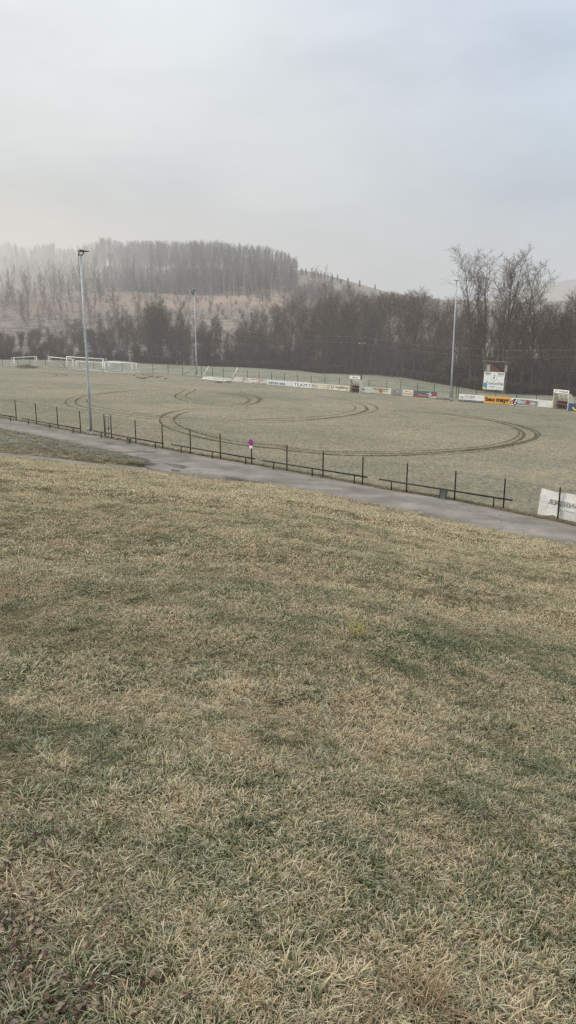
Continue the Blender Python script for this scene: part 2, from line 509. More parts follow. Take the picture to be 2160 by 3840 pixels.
def text_part(s, parent, m, x0, x1, z0, z1, y=-.02, bold=0.0, mirror=False, shear=0.0, name='lettering', depth=0.004):
    cu = bpy.data.curves.new('t', 'FONT'); cu.body = s; cu.size = 1; cu.offset = bold; cu.shear = shear; cu.resolution_u = 3
    ob = bpy.data.objects.new('t', cu)
    me = bpy.data.meshes.new_from_object(ob)
    bpy.data.objects.remove(ob); bpy.data.curves.remove(cu)
    n = len(me.vertices)
    if n == 0: return None
    a = np.empty(n * 3, np.float32); me.vertices.foreach_get('co', a); a = a.reshape(n, 3)
    lo, hi = a.min(0), a.max(0)
    u = (a[:, 0] - lo[0]) / max(hi[0] - lo[0], 1e-6); w = (a[:, 1] - lo[1]) / max(hi[1] - lo[1], 1e-6)
    if mirror: u = 1 - u
    out = np.stack([x0 + u * (x1 - x0), np.full(n, y), z0 + w * (z1 - z0)], 1).astype(np.float32)
    me.vertices.foreach_set('co', out.ravel()); me.materials.clear(); me.materials.append(m); me.update()
    o = link(name, me, parent)
    return o


def with_attr(o, name, vals):
    at_ = o.data.attributes.new(name, 'FLOAT', 'POINT'); at_.data.foreach_set('value', np.array(vals, np.float32))


# ------------------------------------------------------------------ ground sheets
def strip_mesh(rows):
    mb = MB(); w = len(rows[0])
    for r in rows: mb.v += [tuple(p) for p in r]
    for i in range(len(rows) - 1):
        for j in range(w - 1):
            mb.f.append((i * w + j, i * w + j + 1, (i + 1) * w + j + 1, (i + 1) * w + j))
    return mb


# foreground slope
us = np.linspace(-1.5, 1.5, 221)
ts = np.concatenate([[.012, .05], np.linspace(.08, .3, 70), np.linspace(.306, 1.0, 110)])
rows = []
for tt in ts:
    row = []
    for u in us:
        d_ = tt * float(np.interp(u, hill_w, hill_d)); x = u * d_; y = d_ - BACK
        row.append((x, y, float(hill_z(x, y))))
    rows.append(row)
struct('grass_slope', strip_mesh(rows), M['thatch'], True)

# pitch sheet: from under the slope's foot to behind the back fence
us2 = np.linspace(-1.2, 1.2, 121)
rows = []
for k in range(30):
    row = []
    for u in us2:
        ya = float(np.interp(u, hill_u, hill_y)) - .6; yb = float(np.interp(u, back_u, back_y)) + 1.0
        y = ya + (yb - ya) * (k / 29); x = u * y; row.append((x, y, plane_z(x)))
    rows.append(row)
struct('pitch', strip_mesh(rows), M['turf'], True)

# terrain beyond: meadow bank then hillside; table Z[u, Y]
TU = np.linspace(-1.2, 1.2, 161)
TY = np.concatenate([np.linspace(70, 200, 66), np.linspace(204, 460, 65), np.linspace(480, 1400, 24)])
CTRL = [(-900, 1215, 1040, 1005, 60), (-300, 1215, 1030, 1000, 60), (0, 1215, 1034, 1000, 50), (400, 1205, 1080, 1040, 40), (700, 1195, 1100, 1050, 40),
        (1000, 1195, 1085, 1012, 30), (1120, 1197, 1080, 1006, 20), (1250, 1198, 1095, 1036, 20), (1410, 1200, 1120, 1088, 10),
        (1560, 1203, 1140, 1112, 5), (1700, 1205, 1150, 1128, 0), (2000, 1210, 1160, 1135, 0), (2300, 1210, 1160, 1130, 0), (2900, 1210, 1150, 1120, 0)]
cu_ = np.array([ucol(c_[0]) for c_ in CTRL])


def zpix(py, y):
    d = ray(CX, py); return 10 + d.z * y / d.y


TZ = np.zeros((len(TU), len(TY)))
for i, u in enumerate(TU):
    yt = float(np.interp(u, tree_u, tree_y)); yb = float(np.interp(u, back_u, back_y))
    y1, y2, y3 = (float(np.interp(u, cu_, [c_[k] for c_ in CTRL])) for k in (1, 2, 3))
    kx = [yb, (yb + yt) / 2, yt, yt + 9, 236, 342, 405, 440, 700, 1400]
    zt = plane_z(u * yt)
    kz = [plane_z(u * yb), plane_z(u * (yb + yt) / 2) + .35, zt + .15, zt - .9, zpix(y1, 236), zpix(y2, 342), zpix(y3, 405), zpix(y3, 440) - 2, zpix(y3, 405) - 10, zpix(y3, 405) - 60]
    TZ[i] = np.interp(TY, kx, kz)
# relax kinks beyond the meadow, keep the field edge exact
for _ in range(2):
    s_ = TZ.copy(); s_[:, 1:-1] = (TZ[:, :-2] + 2 * TZ[:, 1:-1] + TZ[:, 2:]) / 4
    TZ = np.where(TY[None, :] > 150, s_, TZ)
for _ in range(3):
    s_ = TZ.copy(); s_[1:-1] = (TZ[:-2] + 2 * TZ[1:-1] + TZ[2:]) / 4
    TZ = np.where(TY[None, :] > 215, s_, TZ)


def terrain_z(x, y):
    u = x / y
    fi = np.interp(u, TU, np.arange(len(TU))); fj = np.interp(y, TY, np.arange(len(TY)))
    i = int(min(fi, len(TU) - 2)); j = int(min(fj, len(TY) - 2)); a = fi - i; b = fj - j
    z = (TZ[i, j] * (1 - a) + TZ[i + 1, j] * a) * (1 - b) + (TZ[i, j + 1] * (1 - a) + TZ[i + 1, j + 1] * a) * b
    return float(z)


def on_terrain(px, py, y0=120, y1=700):
    d = ray(px, py); y = y0
    while y < y1:
        p = EYE + d * (y / d.y)
        if p.z <= terrain_z(p.x, y): return Vector((p.x, p.y, terrain_z(p.x, p.y)))
        y += .5
    return EYE + d * (400 / d.y)


rows_m = []; rows_h = []
for k in range(22):
    row = []
    for u in TU:
        yb = float(np.interp(u, back_u, back_y)) + .2; yt = float(np.interp(u, tree_u, tree_y)) + 1.5
        y = yb + (yt - yb) * k / 21; x = u * y
        z = terrain_z(x, y) + .012 + float(vn(x * .13, y * .13)) * .5 * min(1, k / 5) + float(vn(x * .5, y * .5)) * .12 * min(1, k / 3)
        row.append((x, y, z))
    rows_m.append(row)
struct('meadow', strip_mesh(rows_m), M['meadow'], True)
for k in range(110):
    row = []
    f = k / 109
    for u in TU:
        yt = float(np.interp(u, tree_u, tree_y)) + .6; y = yt + (1350 - yt) * (f ** 2.2); x = u * y
        n_ = (float(vn(x * .05 + 40, y * .05)) * 2.2 + float(vn(x * .2, y * .2)) * .5) * min(1, k / 14)
        row.append((x, y, terrain_z(x, y) + n_ - (.25 if k == 0 else 0)))
    rows_h.append(row)
hs = struct('hillside', strip_mesh(rows_h), M['hillside'], True)
wood = []; tan_ = []
for row in rows_h:
    for (x, y, z) in row:
        u = x / y; inw = 1 if (u < ucol(1105) and y > 322 + 10 * float(vn(x * .03, y * .02))) else 0
        wood.append(inw if inw else (.6 if ucol(1100) < u < ucol(1650) and y < 345 else 0))
        b_ = math.exp(-((y - 292) / 20) ** 2) * (1 if ucol(430) < u < ucol(1130) else (.75 if u > ucol(1650) else 0)); tan_.append(b_)
with_attr(hs, 'wood', wood); with_attr(hs, 'tan', tan_)

# distant hazy hill to the right
mb = MB(); rows = []
for k in range(14):
    rows.append([(x, 900 + k * 30, -20 + max(0, math.sin(math.pi * min(1, k / 13))) * (30 + 62 * math.exp(-((x - 420) / 190) ** 2) + 5 * float(vn(x * .02, k)))) for x in np.linspace(120, 1100, 60)])
struct('distant_hill', strip_mesh(rows), M['hillside'], True)

# road and side path
TOP = [(-1400, 1345), (-600, 1468), (0, 1567), (149, 1594), (308, 1626), (392, 1641), (547, 1671), (720, 1703), (948, 1743), (1197, 1788), (1420, 1831), (1673, 1872), (1872, 1912), (2160, 1972), (2600, 2066), (3000, 2160)]
BOT = [(-1400, 1372), (-600, 1502), (0, 1609), (119, 1631), (248, 1659), (348, 1681), (447, 1701), (500, 1722), (540, 1752), (600, 1770.5), (720, 1786.5), (864, 1806), (1023, 1818), (1122, 1836), (1247, 1861), (1420, 1896), (1610, 1938), (1872, 1996), (2160, 2048), (2600, 2150), (3000, 2250)]
PTOP = [(-1400, 1542), (-600, 1632), (0, 1697), (199, 1716), (348, 1736), (470, 1744), (548, 1755)]
PBOT = [(-1400, 1561), (-600, 1649), (0, 1709), (149, 1723.5), (298, 1741.5), (447, 1753.5), (552, 1766)]


def px_strip(top, bot, x0, x1, nx, ny, lift, crown=0.0):
    tx, ty = zip(*top); bx, by = zip(*bot); rows = []; across = []
    for px in np.linspace(x0, x1, nx):
        a = on_pitch(px, float(np.interp(px, tx, ty)), lift); b = on_pitch(px, float(np.interp(px, bx, by)), lift)
        wob = float(vn(px * .03, 5)) * .18 + float(vn(px * .11, 9)) * .1
        row = []
        for j in range(ny):
            f = j / (ny - 1); p = a.lerp(b, f)
            if j == ny - 1: p = p + (b - a).normalized() * wob
            p.z = plane_z(p.x) + lift + crown * math.sin(math.pi * f); row.append(p); across.append(f)
        rows.append(row)
    return rows, across



rows, acr = px_strip(TOP, BOT, -1400, 3000, 240, 9, .03, .05)
with_attr(struct('road', strip_mesh(rows), M['asphalt'], True), 'across', acr)
rows, acr = px_strip(PTOP, PBOT, -1400, 552, 100, 5, .036, .0)
with_attr(struct('path', strip_mesh(rows), M['asphalt'], True), 'across', acr)

# raised grass triangle between road and path
bx_, by_ = zip(*BOT); qx, qy = zip(*PTOP); rows = []
for px in np.linspace(-1000, 530, 110):
    a = on_pitch(px, float(np.interp(px, bx_, by_))); b = on_pitch(px, float(np.interp(px, qx, qy))); row = []
    for j in range(12):
        f = j / 11; p = a.lerp(b, f)
        p.z = plane_z(p.x) + .02 + .14 * math.sin(math.pi * f) ** .6 + (float(vn(p.x * 1.3, p.y * 1.3)) * .1 if 0 < j < 11 else 0); row.append(p)
    rows.append(row)
TRI = rows
struct('grass_island', strip_mesh(rows), M['turf'], True)


# mud on the asphalt: at the tip of the triangle and along the near edge
def mud_patch(pts, lift=.095):
    mb = MB(); c_ = on_pitch(sum(p[0] for p in pts) / len(pts), sum(p[1] for p in pts) / len(pts), lift)
    ring = [on_pitch(x, y, lift) for x, y in pts]
    mb.v = [tuple(c_)] + [tuple(c_.lerp(r_, .6)) for r_ in ring] + [tuple(r_) for r_ in ring]; n = len(ring)
    for j in range(n):
        k = (j + 1) % n
        mb.f += [(0, 1 + j, 1 + k), (1 + j, 1 + n + j, 1 + n + k, 1 + k)]
    o = struct('mud_patch', mb, M['mud'], True); with_attr(o, 'fade', [1] + [1] * n + [0] * n)


mud_patch([(470, 1700), (520, 1712), (556, 1718), (575, 1735), (600, 1742), (560, 1748), (520, 1740), (480, 1716)])
mud_patch([(600, 1733), (680, 1742), (720, 1752), (690, 1760), (640, 1750)])
mud_patch([(820, 1781), (880, 1788), (940, 1800), (1000, 1806), (990, 1815), (900, 1806), (850, 1798)])
mud_patch([(640, 1757), (680, 1762), (676, 1768), (636, 1763)])

# ------------------------------------------------------------------ tyre tracks
def cat(pts, sub=6):
    out = []; n = len(pts)
    for i in range(n - 1):
        p0, p1, p2, p3 = pts[max(i - 1, 0)], pts[i], pts[i + 1], pts[min(i + 2, n - 1)]
        for k in range(sub):
            t_ = k / sub
            out.append(tuple(.5 * ((2 * p1[d]) + (-p0[d] + p2[d]) * t_ + (2 * p0[d] - 5 * p1[d] + 4 * p2[d] - p3[d]) * t_ ** 2 + (-p0[d] + 3 * p1[d] - 3 * p2[d] + p3[d]) * t_ ** 3) for d in (0, 1)))
    out.append(pts[-1]); return out


zA = lambda L: [(200 + x / 1.6849, 1420 + y / 1.6849) for x, y in L]
zB = lambda L: [(1000 + x / 1.2491, 1480 + y / 1.2491) for x, y in L]
zC = lambda L: [(x / 2.5875, 1300 + y / 2.5875) for x, y in L]
TRACKS = [
    (zA([(840, 75), (700, 75), (560, 74), (400, 81), (300, 90), (220, 98), (150, 110), (100, 125), (76, 148), (90, 168), (140, 185), (220, 203), (330, 222), (450, 237), (600, 250), (760, 262), (950, 270), (1200, 275)]) +
     zB([(20, 131), (150, 123), (300, 110), (400, 99), (480, 85), (519, 68), (500, 50), (440, 36), (350, 20), (270, 10), (180, 3)]), .30, .8),
    (zA([(700, 71), (560, 73), (430, 82), (330, 92), (250, 102), (190, 113), (150, 130), (140, 150), (160, 168), (220, 185), (330, 205), (480, 225), (640, 240), (780, 251), (900, 257), (1100, 264), (1300, 265)]) +
     zB([(30, 121), (200, 116), (330, 104), (420, 90), (468, 72), (466, 58), (440, 44), (380, 30), (320, 18), (240, 8)]), .42, 1.0),
    (zA([(440, 84), (330, 98), (260, 112), (222, 133), (219, 152), (250, 168), (340, 188), (450, 205), (580, 222), (690, 235), (860, 246), (1060, 254), (1280, 257)]) +
     zB([(30, 112), (150, 108), (280, 98), (370, 84), (413, 68), (416, 58), (400, 45), (350, 33), (280, 20)]), .30, .8),
    (zA([(745, 51), (800, 58), (828, 67), (822, 78), (785, 95), (768, 108), (780, 122), (830, 138), (900, 152), (1000, 165), (1100, 174), (1250, 181), (1449, 186)]), .36, .85),
    (zA([(820, 54), (880, 61), (897, 70), (880, 82), (847, 95), (836, 108), (850, 122), (900, 138), (1000, 155), (1110, 165), (1190, 156), (1232, 141), (1228, 125), (1180, 108), (1080, 95), (950, 82), (855, 76)]), .30, .75),
    (zA([(1120, 168), (1200, 160), (1240, 143), (1252, 130), (1212, 110), (1100, 92), (960, 79)]), .30, .75),
    (zA([(1090, 176), (1220, 165), (1285, 147), (1304, 131), (1280, 115), (1200, 100), (1080, 88)]), .46, 1.0),
    (zA([(1160, 175), (1260, 160), (1308, 143), (1320, 130), (1295, 113), (1215, 97), (1090, 84)]), .32, .85),
    (zA([(1000, 180), (900, 186), (800, 200), (720, 218), (682, 240), (671, 260), (686, 285), (740, 315), (820, 342), (950, 375), (1080, 400), (1250, 425), (1449, 443)]) +
     zB([(100, 261), (200, 270), (350, 282), (550, 284), (750, 278), (900, 265), (1050, 248), (1180, 225), (1245, 205), (1262, 190), (1250, 172), (1190, 148), (1090, 122), (980, 102), (860, 88), (700, 76)]), .44, 1.0),
    (zA([(1000, 191), (900, 199), (830, 212), (782, 233), (761, 255), (772, 278), (802, 298), (870, 325), (960, 352), (1060, 378), (1200, 402), (1449, 427)]) +
     zB([(100, 252), (200, 262), (350, 272), (550, 275), (750, 270), (950, 255), (1100, 237), (1180, 212), (1205, 190), (1195, 170), (1150, 148), (1080, 128), (970, 108), (850, 92), (720, 80), (520, 70)]), .32, .85),
    (zA([(1090, 385), (1250, 408), (1449, 416)]) + zB([(100, 247), (250, 260), (400, 266), (600, 265), (800, 257), (950, 247), (1080, 230), (1158, 205), (1184, 180), (1170, 160), (1130, 140), (1060, 122), (950, 105), (830, 90), (700, 79), (560, 71), (400, 66)]), .30, .75),
    (zB([(700, 286), (850, 278), (1000, 262), (1150, 238), (1240, 214), (1278, 190), (1264, 170), (1200, 146), (1100, 121), (990, 101)]), .30, .8),
    (zC([(0, 237), (150, 237), (320, 241), (450, 250), (600, 262), (648, 273), (620, 284), (560, 292)]), .45, .9),
    (zC([(320, 243), (440, 252), (530, 265), (555, 275), (520, 287), (420, 300), (320, 306)]), .38, .8),
]
for k, (pts, wd, dark) in enumerate(TRACKS):
    P_ = [on_pitch(x, y, .006 + .004 * k) for x, y in cat(pts)]
    # resample evenly
    Q = [P_[0]]
    for p in P_[1:]:
        while (p - Q[-1]).length > .7:
            Q.append(Q[-1] + (p - Q[-1]).normalized() * .6)
    mb = MB(); fade = []; n = len(Q)
    for i, p in enumerate(Q):
        d = (Q[min(i + 2, n - 1)] - Q[max(i - 2, 0)]); d.z = 0; d.normalize(); s_ = Vector((-d.y, d.x, 0))
        w_ = wd * .42 * (1 + .9 * float(vn(i * .13, k * 3)) + .6 * float(vn(i * .9, k * 3 + 50)))
        e_ = min(1, i / 14, (n - 1 - i) / 14) * dark
        for q in (-1, -.55, .55, 1):
            v_ = p + s_ * w_ * q; v_.z = plane_z(v_.x) + .006 + .004 * k; mb.v.append(tuple(v_)); fade.append(0 if abs(q) == 1 else e_)
    for i in range(n - 1):
        for j in range(3): mb.f.append((i * 4 + j, i * 4 + j + 1, i * 4 + 5 + j, i * 4 + 4 + j))
    with_attr(struct('tyre_track', mb, M['track']), 'fade', fade)


# ------------------------------------------------------------------ near chain link fence
def wire_mesh(A, B, ha, hb, pitch, w, z0=.04, sag=0):
    """diamond mesh between A and B (base points) as thin strips in the plane AB"""
    mb = MB(); L = (B - A).length; ex = (B - A) / L; up = Vector((0, 0, 1)); s_ = pitch * 1.414
    def P(x, z): return A + ex * x + up * z
    nn = ex.cross(up) * 0.0
    H = min(ha, hb)
    k = -int(H / s_) - 1
    while k * s_ < L:
        for sgn in (1, -1):
            x0 = k * s_ if sgn == 1 else k * s_ + H
            x1 = k * s_ + H if sgn == 1 else k * s_
            # clip to 0..L
            za, zb_ = z0, H; xa, xb = x0, x1
            def cl(xa, za, xb, zb_):
                if xa < 0: za = za + (zb_ - za) * (0 - xa) / (xb - xa); xa = 0
                if xa > L: za = za + (zb_ - za) * (L - xa) / (xb - xa); xa = L
                return xa, za
            if max(xa, xb) <= 0 or min(xa, xb) >= L: continue
            xa2, za2 = cl(xa, za, xb, zb_); xb2, zb2 = cl(xb, zb_, xa, za)
            mb.quad(P(xa2 - w, za2), P(xa2 + w, za2), P(xb2 + w, zb2), P(xb2 - w, zb2))
        k += 1
    for z in (z0 + .02, H * .5, H - .01):
        mb.quad(P(0, z - w), P(L, z - w), P(L, z + w), P(0, z + w))
    return mb


FP = [(-230, 1448, 1520), (-130, 1466, 1540), (-16, 1486, 1562), (62, 1499, 1577), (138, 1511, 1592), (218, 1525, 1607), (303, 1539, 1623), (394, 1554, 1640), (419, 1557, 1644), (510, 1574, 1663), (610.5, 1591, 1681), (715, 1608, 1701),
      (827, 1626, 1721), (944, 1650, 1743), (1076, 1667, 1766), (1211, 1690, 1788), (1359, 1712, 1817), (1524, 1737, 1846), (1704, 1765, 1876), (1887, 1794, 1909), (2091, 1827, 1948), (2330, 1866, 1998), (2600, 1910, 2056)]
fence = thing('chain_link_fence', 'dark chain link fence with slim posts between the road and the frosted pitch', 'fence', on_pitch(62, 1577))
inv = fence.matrix_world.inverted()
bases = []
for x, yt_, yb_ in FP:
    b = on_pitch(x, yb_); h = height_at(b, x, yt_); bases.append((b, h))
    l_ = inv @ b
    part('post', MB().tube([l_ + Vector((0, 0, -.1)), l_ + Vector((0, 0, h - .03)), l_ + Vector((0, 0, h))], [.042, .042, .03], 10), M['post_dark'], fence, True)
for i, ((a, ha), (b, hb)) in enumerate(zip(bases, bases[1:])):
    if abs(FP[i][0] - 394) < 1: continue
    off = Vector((0, -.045, 0))
    part('wire_mesh', wire_mesh(inv @ a + off, inv @ b + off, ha - .05, hb - .05, .052, .0022), M['wire'], fence)

# gate between the close pair of posts
ga, gb = bases[7][0], bases[8][0]
g = thing('wire_gate', 'narrow dark gate frame between the two close fence posts beside the nearest floodlight', 'gate', frame(ga + Vector((.07, .02, 0)), gb))
gl = (gb - ga).length - .14
mb = MB()
for seg in ([(0, 0, .12), (0, 0, 1.75)], [(gl * .62, 0, .06), (gl * .62, 0, 1.75)], [(0, 0, 1.75), (gl * .62, 0, 1.75)], [(0, 0, .75), (gl * .62, 0, .75)], [(0, 0, .12), (gl * .62, 0, .12)]): mb.tube(seg, .022, 6)
part('gate_frame', mb, M['post_dark'], g)
part('latch', MB().box(gl * .62 - .04, gl * .62 + .05, -.05, .05, .7, .92), M['lamp_dark'], g)
part('wire_mesh', wire_mesh(Vector((0, -.01, .1)), Vector((gl * .62, -.01, .1)), 1.6, 1.6, .052, .0016), M['wire'], g)

# low knee rails along the road
RAILS = [((-60, 1544.5), (60, 1564.3), [-20, 42], 'low dark knee rail at the far left end of the fence'),
         ((85.5, 1568.8), (300.6, 1607.6), [109, 189, 276], 'low dark knee rail just left of the nearest floodlight mast'),
         ((353.8, 1616), (615, 1663), [381.6, 479.5, 584], 'low dark knee rail passing the gate, small bin on its middle leg'),
         ((644.5, 1666.7), (957, 1720.5), [680.7, 796.4, 921.6], 'low dark knee rail ending at the no stopping sign'),
         ((986, 1727), (1376, 1789), [1026, 1170, 1327.6], 'low dark knee rail between the no stopping sign and the fence middle'),
         ((1420, 1797.4), (1916.6, 1875.6), [1466, 1648, 1848], 'longest low dark knee rail in front of the fence, near the white banner')]
rail_at = {}
for (a, b, legs, lab) in RAILS:
    hpx = lambda x: 20.5 + (x - 40) * (36 - 20.5) / 1810
    A = on_pitch(a[0], a[1] + hpx(a[0])) + Vector((0, -.12, 0)); B = on_pitch(b[0], b[1] + hpx(b[0])) + Vector((0, -.12, 0))
    h = (height_at(A, *a) + height_at(B, *b)) / 2
    r_ = thing('knee_rail', lab, 'guard rail', A, 'low rails along the road fence')
    part('rail', MB().tube([Vector((0, 0, h)), B - A + Vector((0, 0, h))], .05, 10), M['rail_dark'], r_, True)
    for lx in legs:
        f = (lx - a[0]) / (b[0] - a[0])
        # solve position along the rail by pixel ratio through unprojection
        p = on_pitch(lx, a[1] + (b[1] - a[1]) * f + hpx(lx)) + Vector((0, -.12, 0)) - A
        part('leg', MB().tube([p + Vector((0, 0, -.1)), p + Vector((0, 0, h - .02))], .042, 8), M['rail_dark'], r_, True)
        rail_at[lx] = (p + A, h)

for lx, w_, hh, lab in ((479.5, .16, .34, 'small grey waste bin on the rail right of the gate'), (1648, .24, .42, 'blue grey waste bin on the longest rail near the banner')):
    p, h = rail_at[lx]
    b_ = thing('waste_bin', lab, 'bin', frame(p + Vector((.06, -.06, .05)), p + Vector((.06, -.06, .05)) + (bases[19][0] - bases[10][0])), 'bins on the road rails')
    mb = MB().hexa([(0, -.12, 0), (w_ + .06, -.12, 0), (w_ + .06, .12, 0), (0, .12, 0), (-.02, -.14, hh), (w_ + .08, -.14, hh), (w_ + .08, .14, hh), (-.02, .14, hh)])
    part('bin_body', mb, M['grey_box'], b_)
    part('rim', MB().box(-.03, w_ + .09, -.15, .15, hh, hh + .03), M['lamp_dark'], b_)

# no stopping sign on its fence post
sb, sh = bases[13]
zc = height_at(sb, 941, 1658.5)
yaw = math.atan2(-(sb.x) * .2, 1) + R(-38)
sg = thing('no_stopping_sign', 'round blue and red no stopping sign with white plate on a fence post', 'sign', Matrix.Translation(sb + Vector((-.03, -.1, 0))) @ Matrix.Rotation(R(-42), 4, 'Z'))
def disc(r0, r1, y, zc_, n=32, a0=0, a1=2 * math.pi, cx=0):
    mb = MB(); full = abs(a1 - a0 - 2 * math.pi) < 1e-6
    for k in range(n):
        a = a0 + (a1 - a0) * k / n; b = a0 + (a1 - a0) * (k + 1) / n
        ca, sa, cb, sb_ = math.cos(a), math.sin(a), math.cos(b), math.sin(b)
        if r0 <= 0: mb.tri((cx, y, zc_), (cx + r1 * ca, y, zc_ + r1 * sa), (cx + r1 * cb, y, zc_ + r1 * sb_))
        else: mb.quad((cx + r0 * ca, y, zc_ + r0 * sa), (cx + r1 * ca, y, zc_ + r1 * sa), (cx + r1 * cb, y, zc_ + r1 * sb_), (cx + r0 * cb, y, zc_ + r0 * sb_))
    return mb
rr = .235
mb = MB().tube([(0, .012, zc), (0, -.006, zc)], rr, 32); part('sign_disc', mb, M['galv'], sg)
part('blue_field', disc(0, rr * .85, -.010, zc), M['sign_blue'], sg)
part('red_ring', disc(rr * .85, rr, -.010, zc), M['sign_red'], sg)
mb = MB()
for s_ in (1, -1):
    c_ = math.cos(math.pi / 4) * rr * .83; w_ = .024
    mb.quad((-c_ - w_, -.014 - (.003 if s_ > 0 else 0), zc - s_ * c_ + s_ * w_), (-c_ + w_, -.014 - (.003 if s_ > 0 else 0), zc - s_ * c_ - s_ * w_), (c_ + w_, -.014 - (.003 if s_ > 0 else 0), zc + s_ * c_ - s_ * w_), (c_ - w_, -.014 - (.003 if s_ > 0 else 0), zc + s_ * c_ + s_ * w_))
part('red_cross', mb, M['sign_red'], sg)
pl = part('plate', MB().box(-.14, .14, -.01, .0, zc - rr - .17, zc - rr - .005), M['b_clean'], sg)
text_part('ENDE', pl, M['k_black'], -.07, .07, zc - rr - .115, zc - rr - .065, -.014, .02)
part('clamp', MB().box(-.05, .05, .0, .1, zc - .03, zc + .03), M['galv'], sg)

# white banner hung behind the fence, seen from its back
bdir = (bases[21][0] - bases[19][0]).normalized(); bback = Vector((0, 0, 1)).cross(bdir).normalized()
ba = bases[19][0].lerp(bases[20][0], .60) + bback * .14 + Vector((0, 0, .02))
blen = 5.2; top_h = 1.52
bn = thing('banner', 'white cloth banner with mirrored grey lettering hung on the road fence at right', 'banner', frame(ba, ba + bdir))
mb = MB(); nx, nz = 60, 16
for i in range(nx + 1):
    for j in range(nz + 1):
        x = i / nx * blen; f = j / nz
        zb = -.02 + .08 * max(0, 1 - abs(x - .95) / .6) * 2.2 - .02 * x * 0
        zt_ = top_h - .10 * (x / blen) - .05 * math.sin(x / 1.9 * math.pi) ** 2
        lx = x + (.10 * f if i == 0 else 0) + (.06 * (1 - f) ** 6 if i == 0 else 0)
        mb.v.append((lx + .05 * f * (1 - i / nx), .03 * math.sin(x * 4 + f * 2) * (1 - f * .5) + .02 * math.sin(f * 7 + x), zb + (zt_ - zb) * f))
for i in range(nx):
    for j in range(nz):
        a = i * (nz + 1) + j; mb.f.append((a, a + nz + 1, a + nz + 2, a + 1))
part('cloth', mb, M['banner'], bn, True)
text_part('HANSEDER', bn, M['k_mid'], .62, 2.62, .74, 1.02, -.062, .01, mirror=True)
part('stripe', MB().quad((1.15, -.062, .56), (2.6, -.062, .50), (2.6, -.062, .57), (1.15, -.062, .61)), M['b_blue_white'], bn)


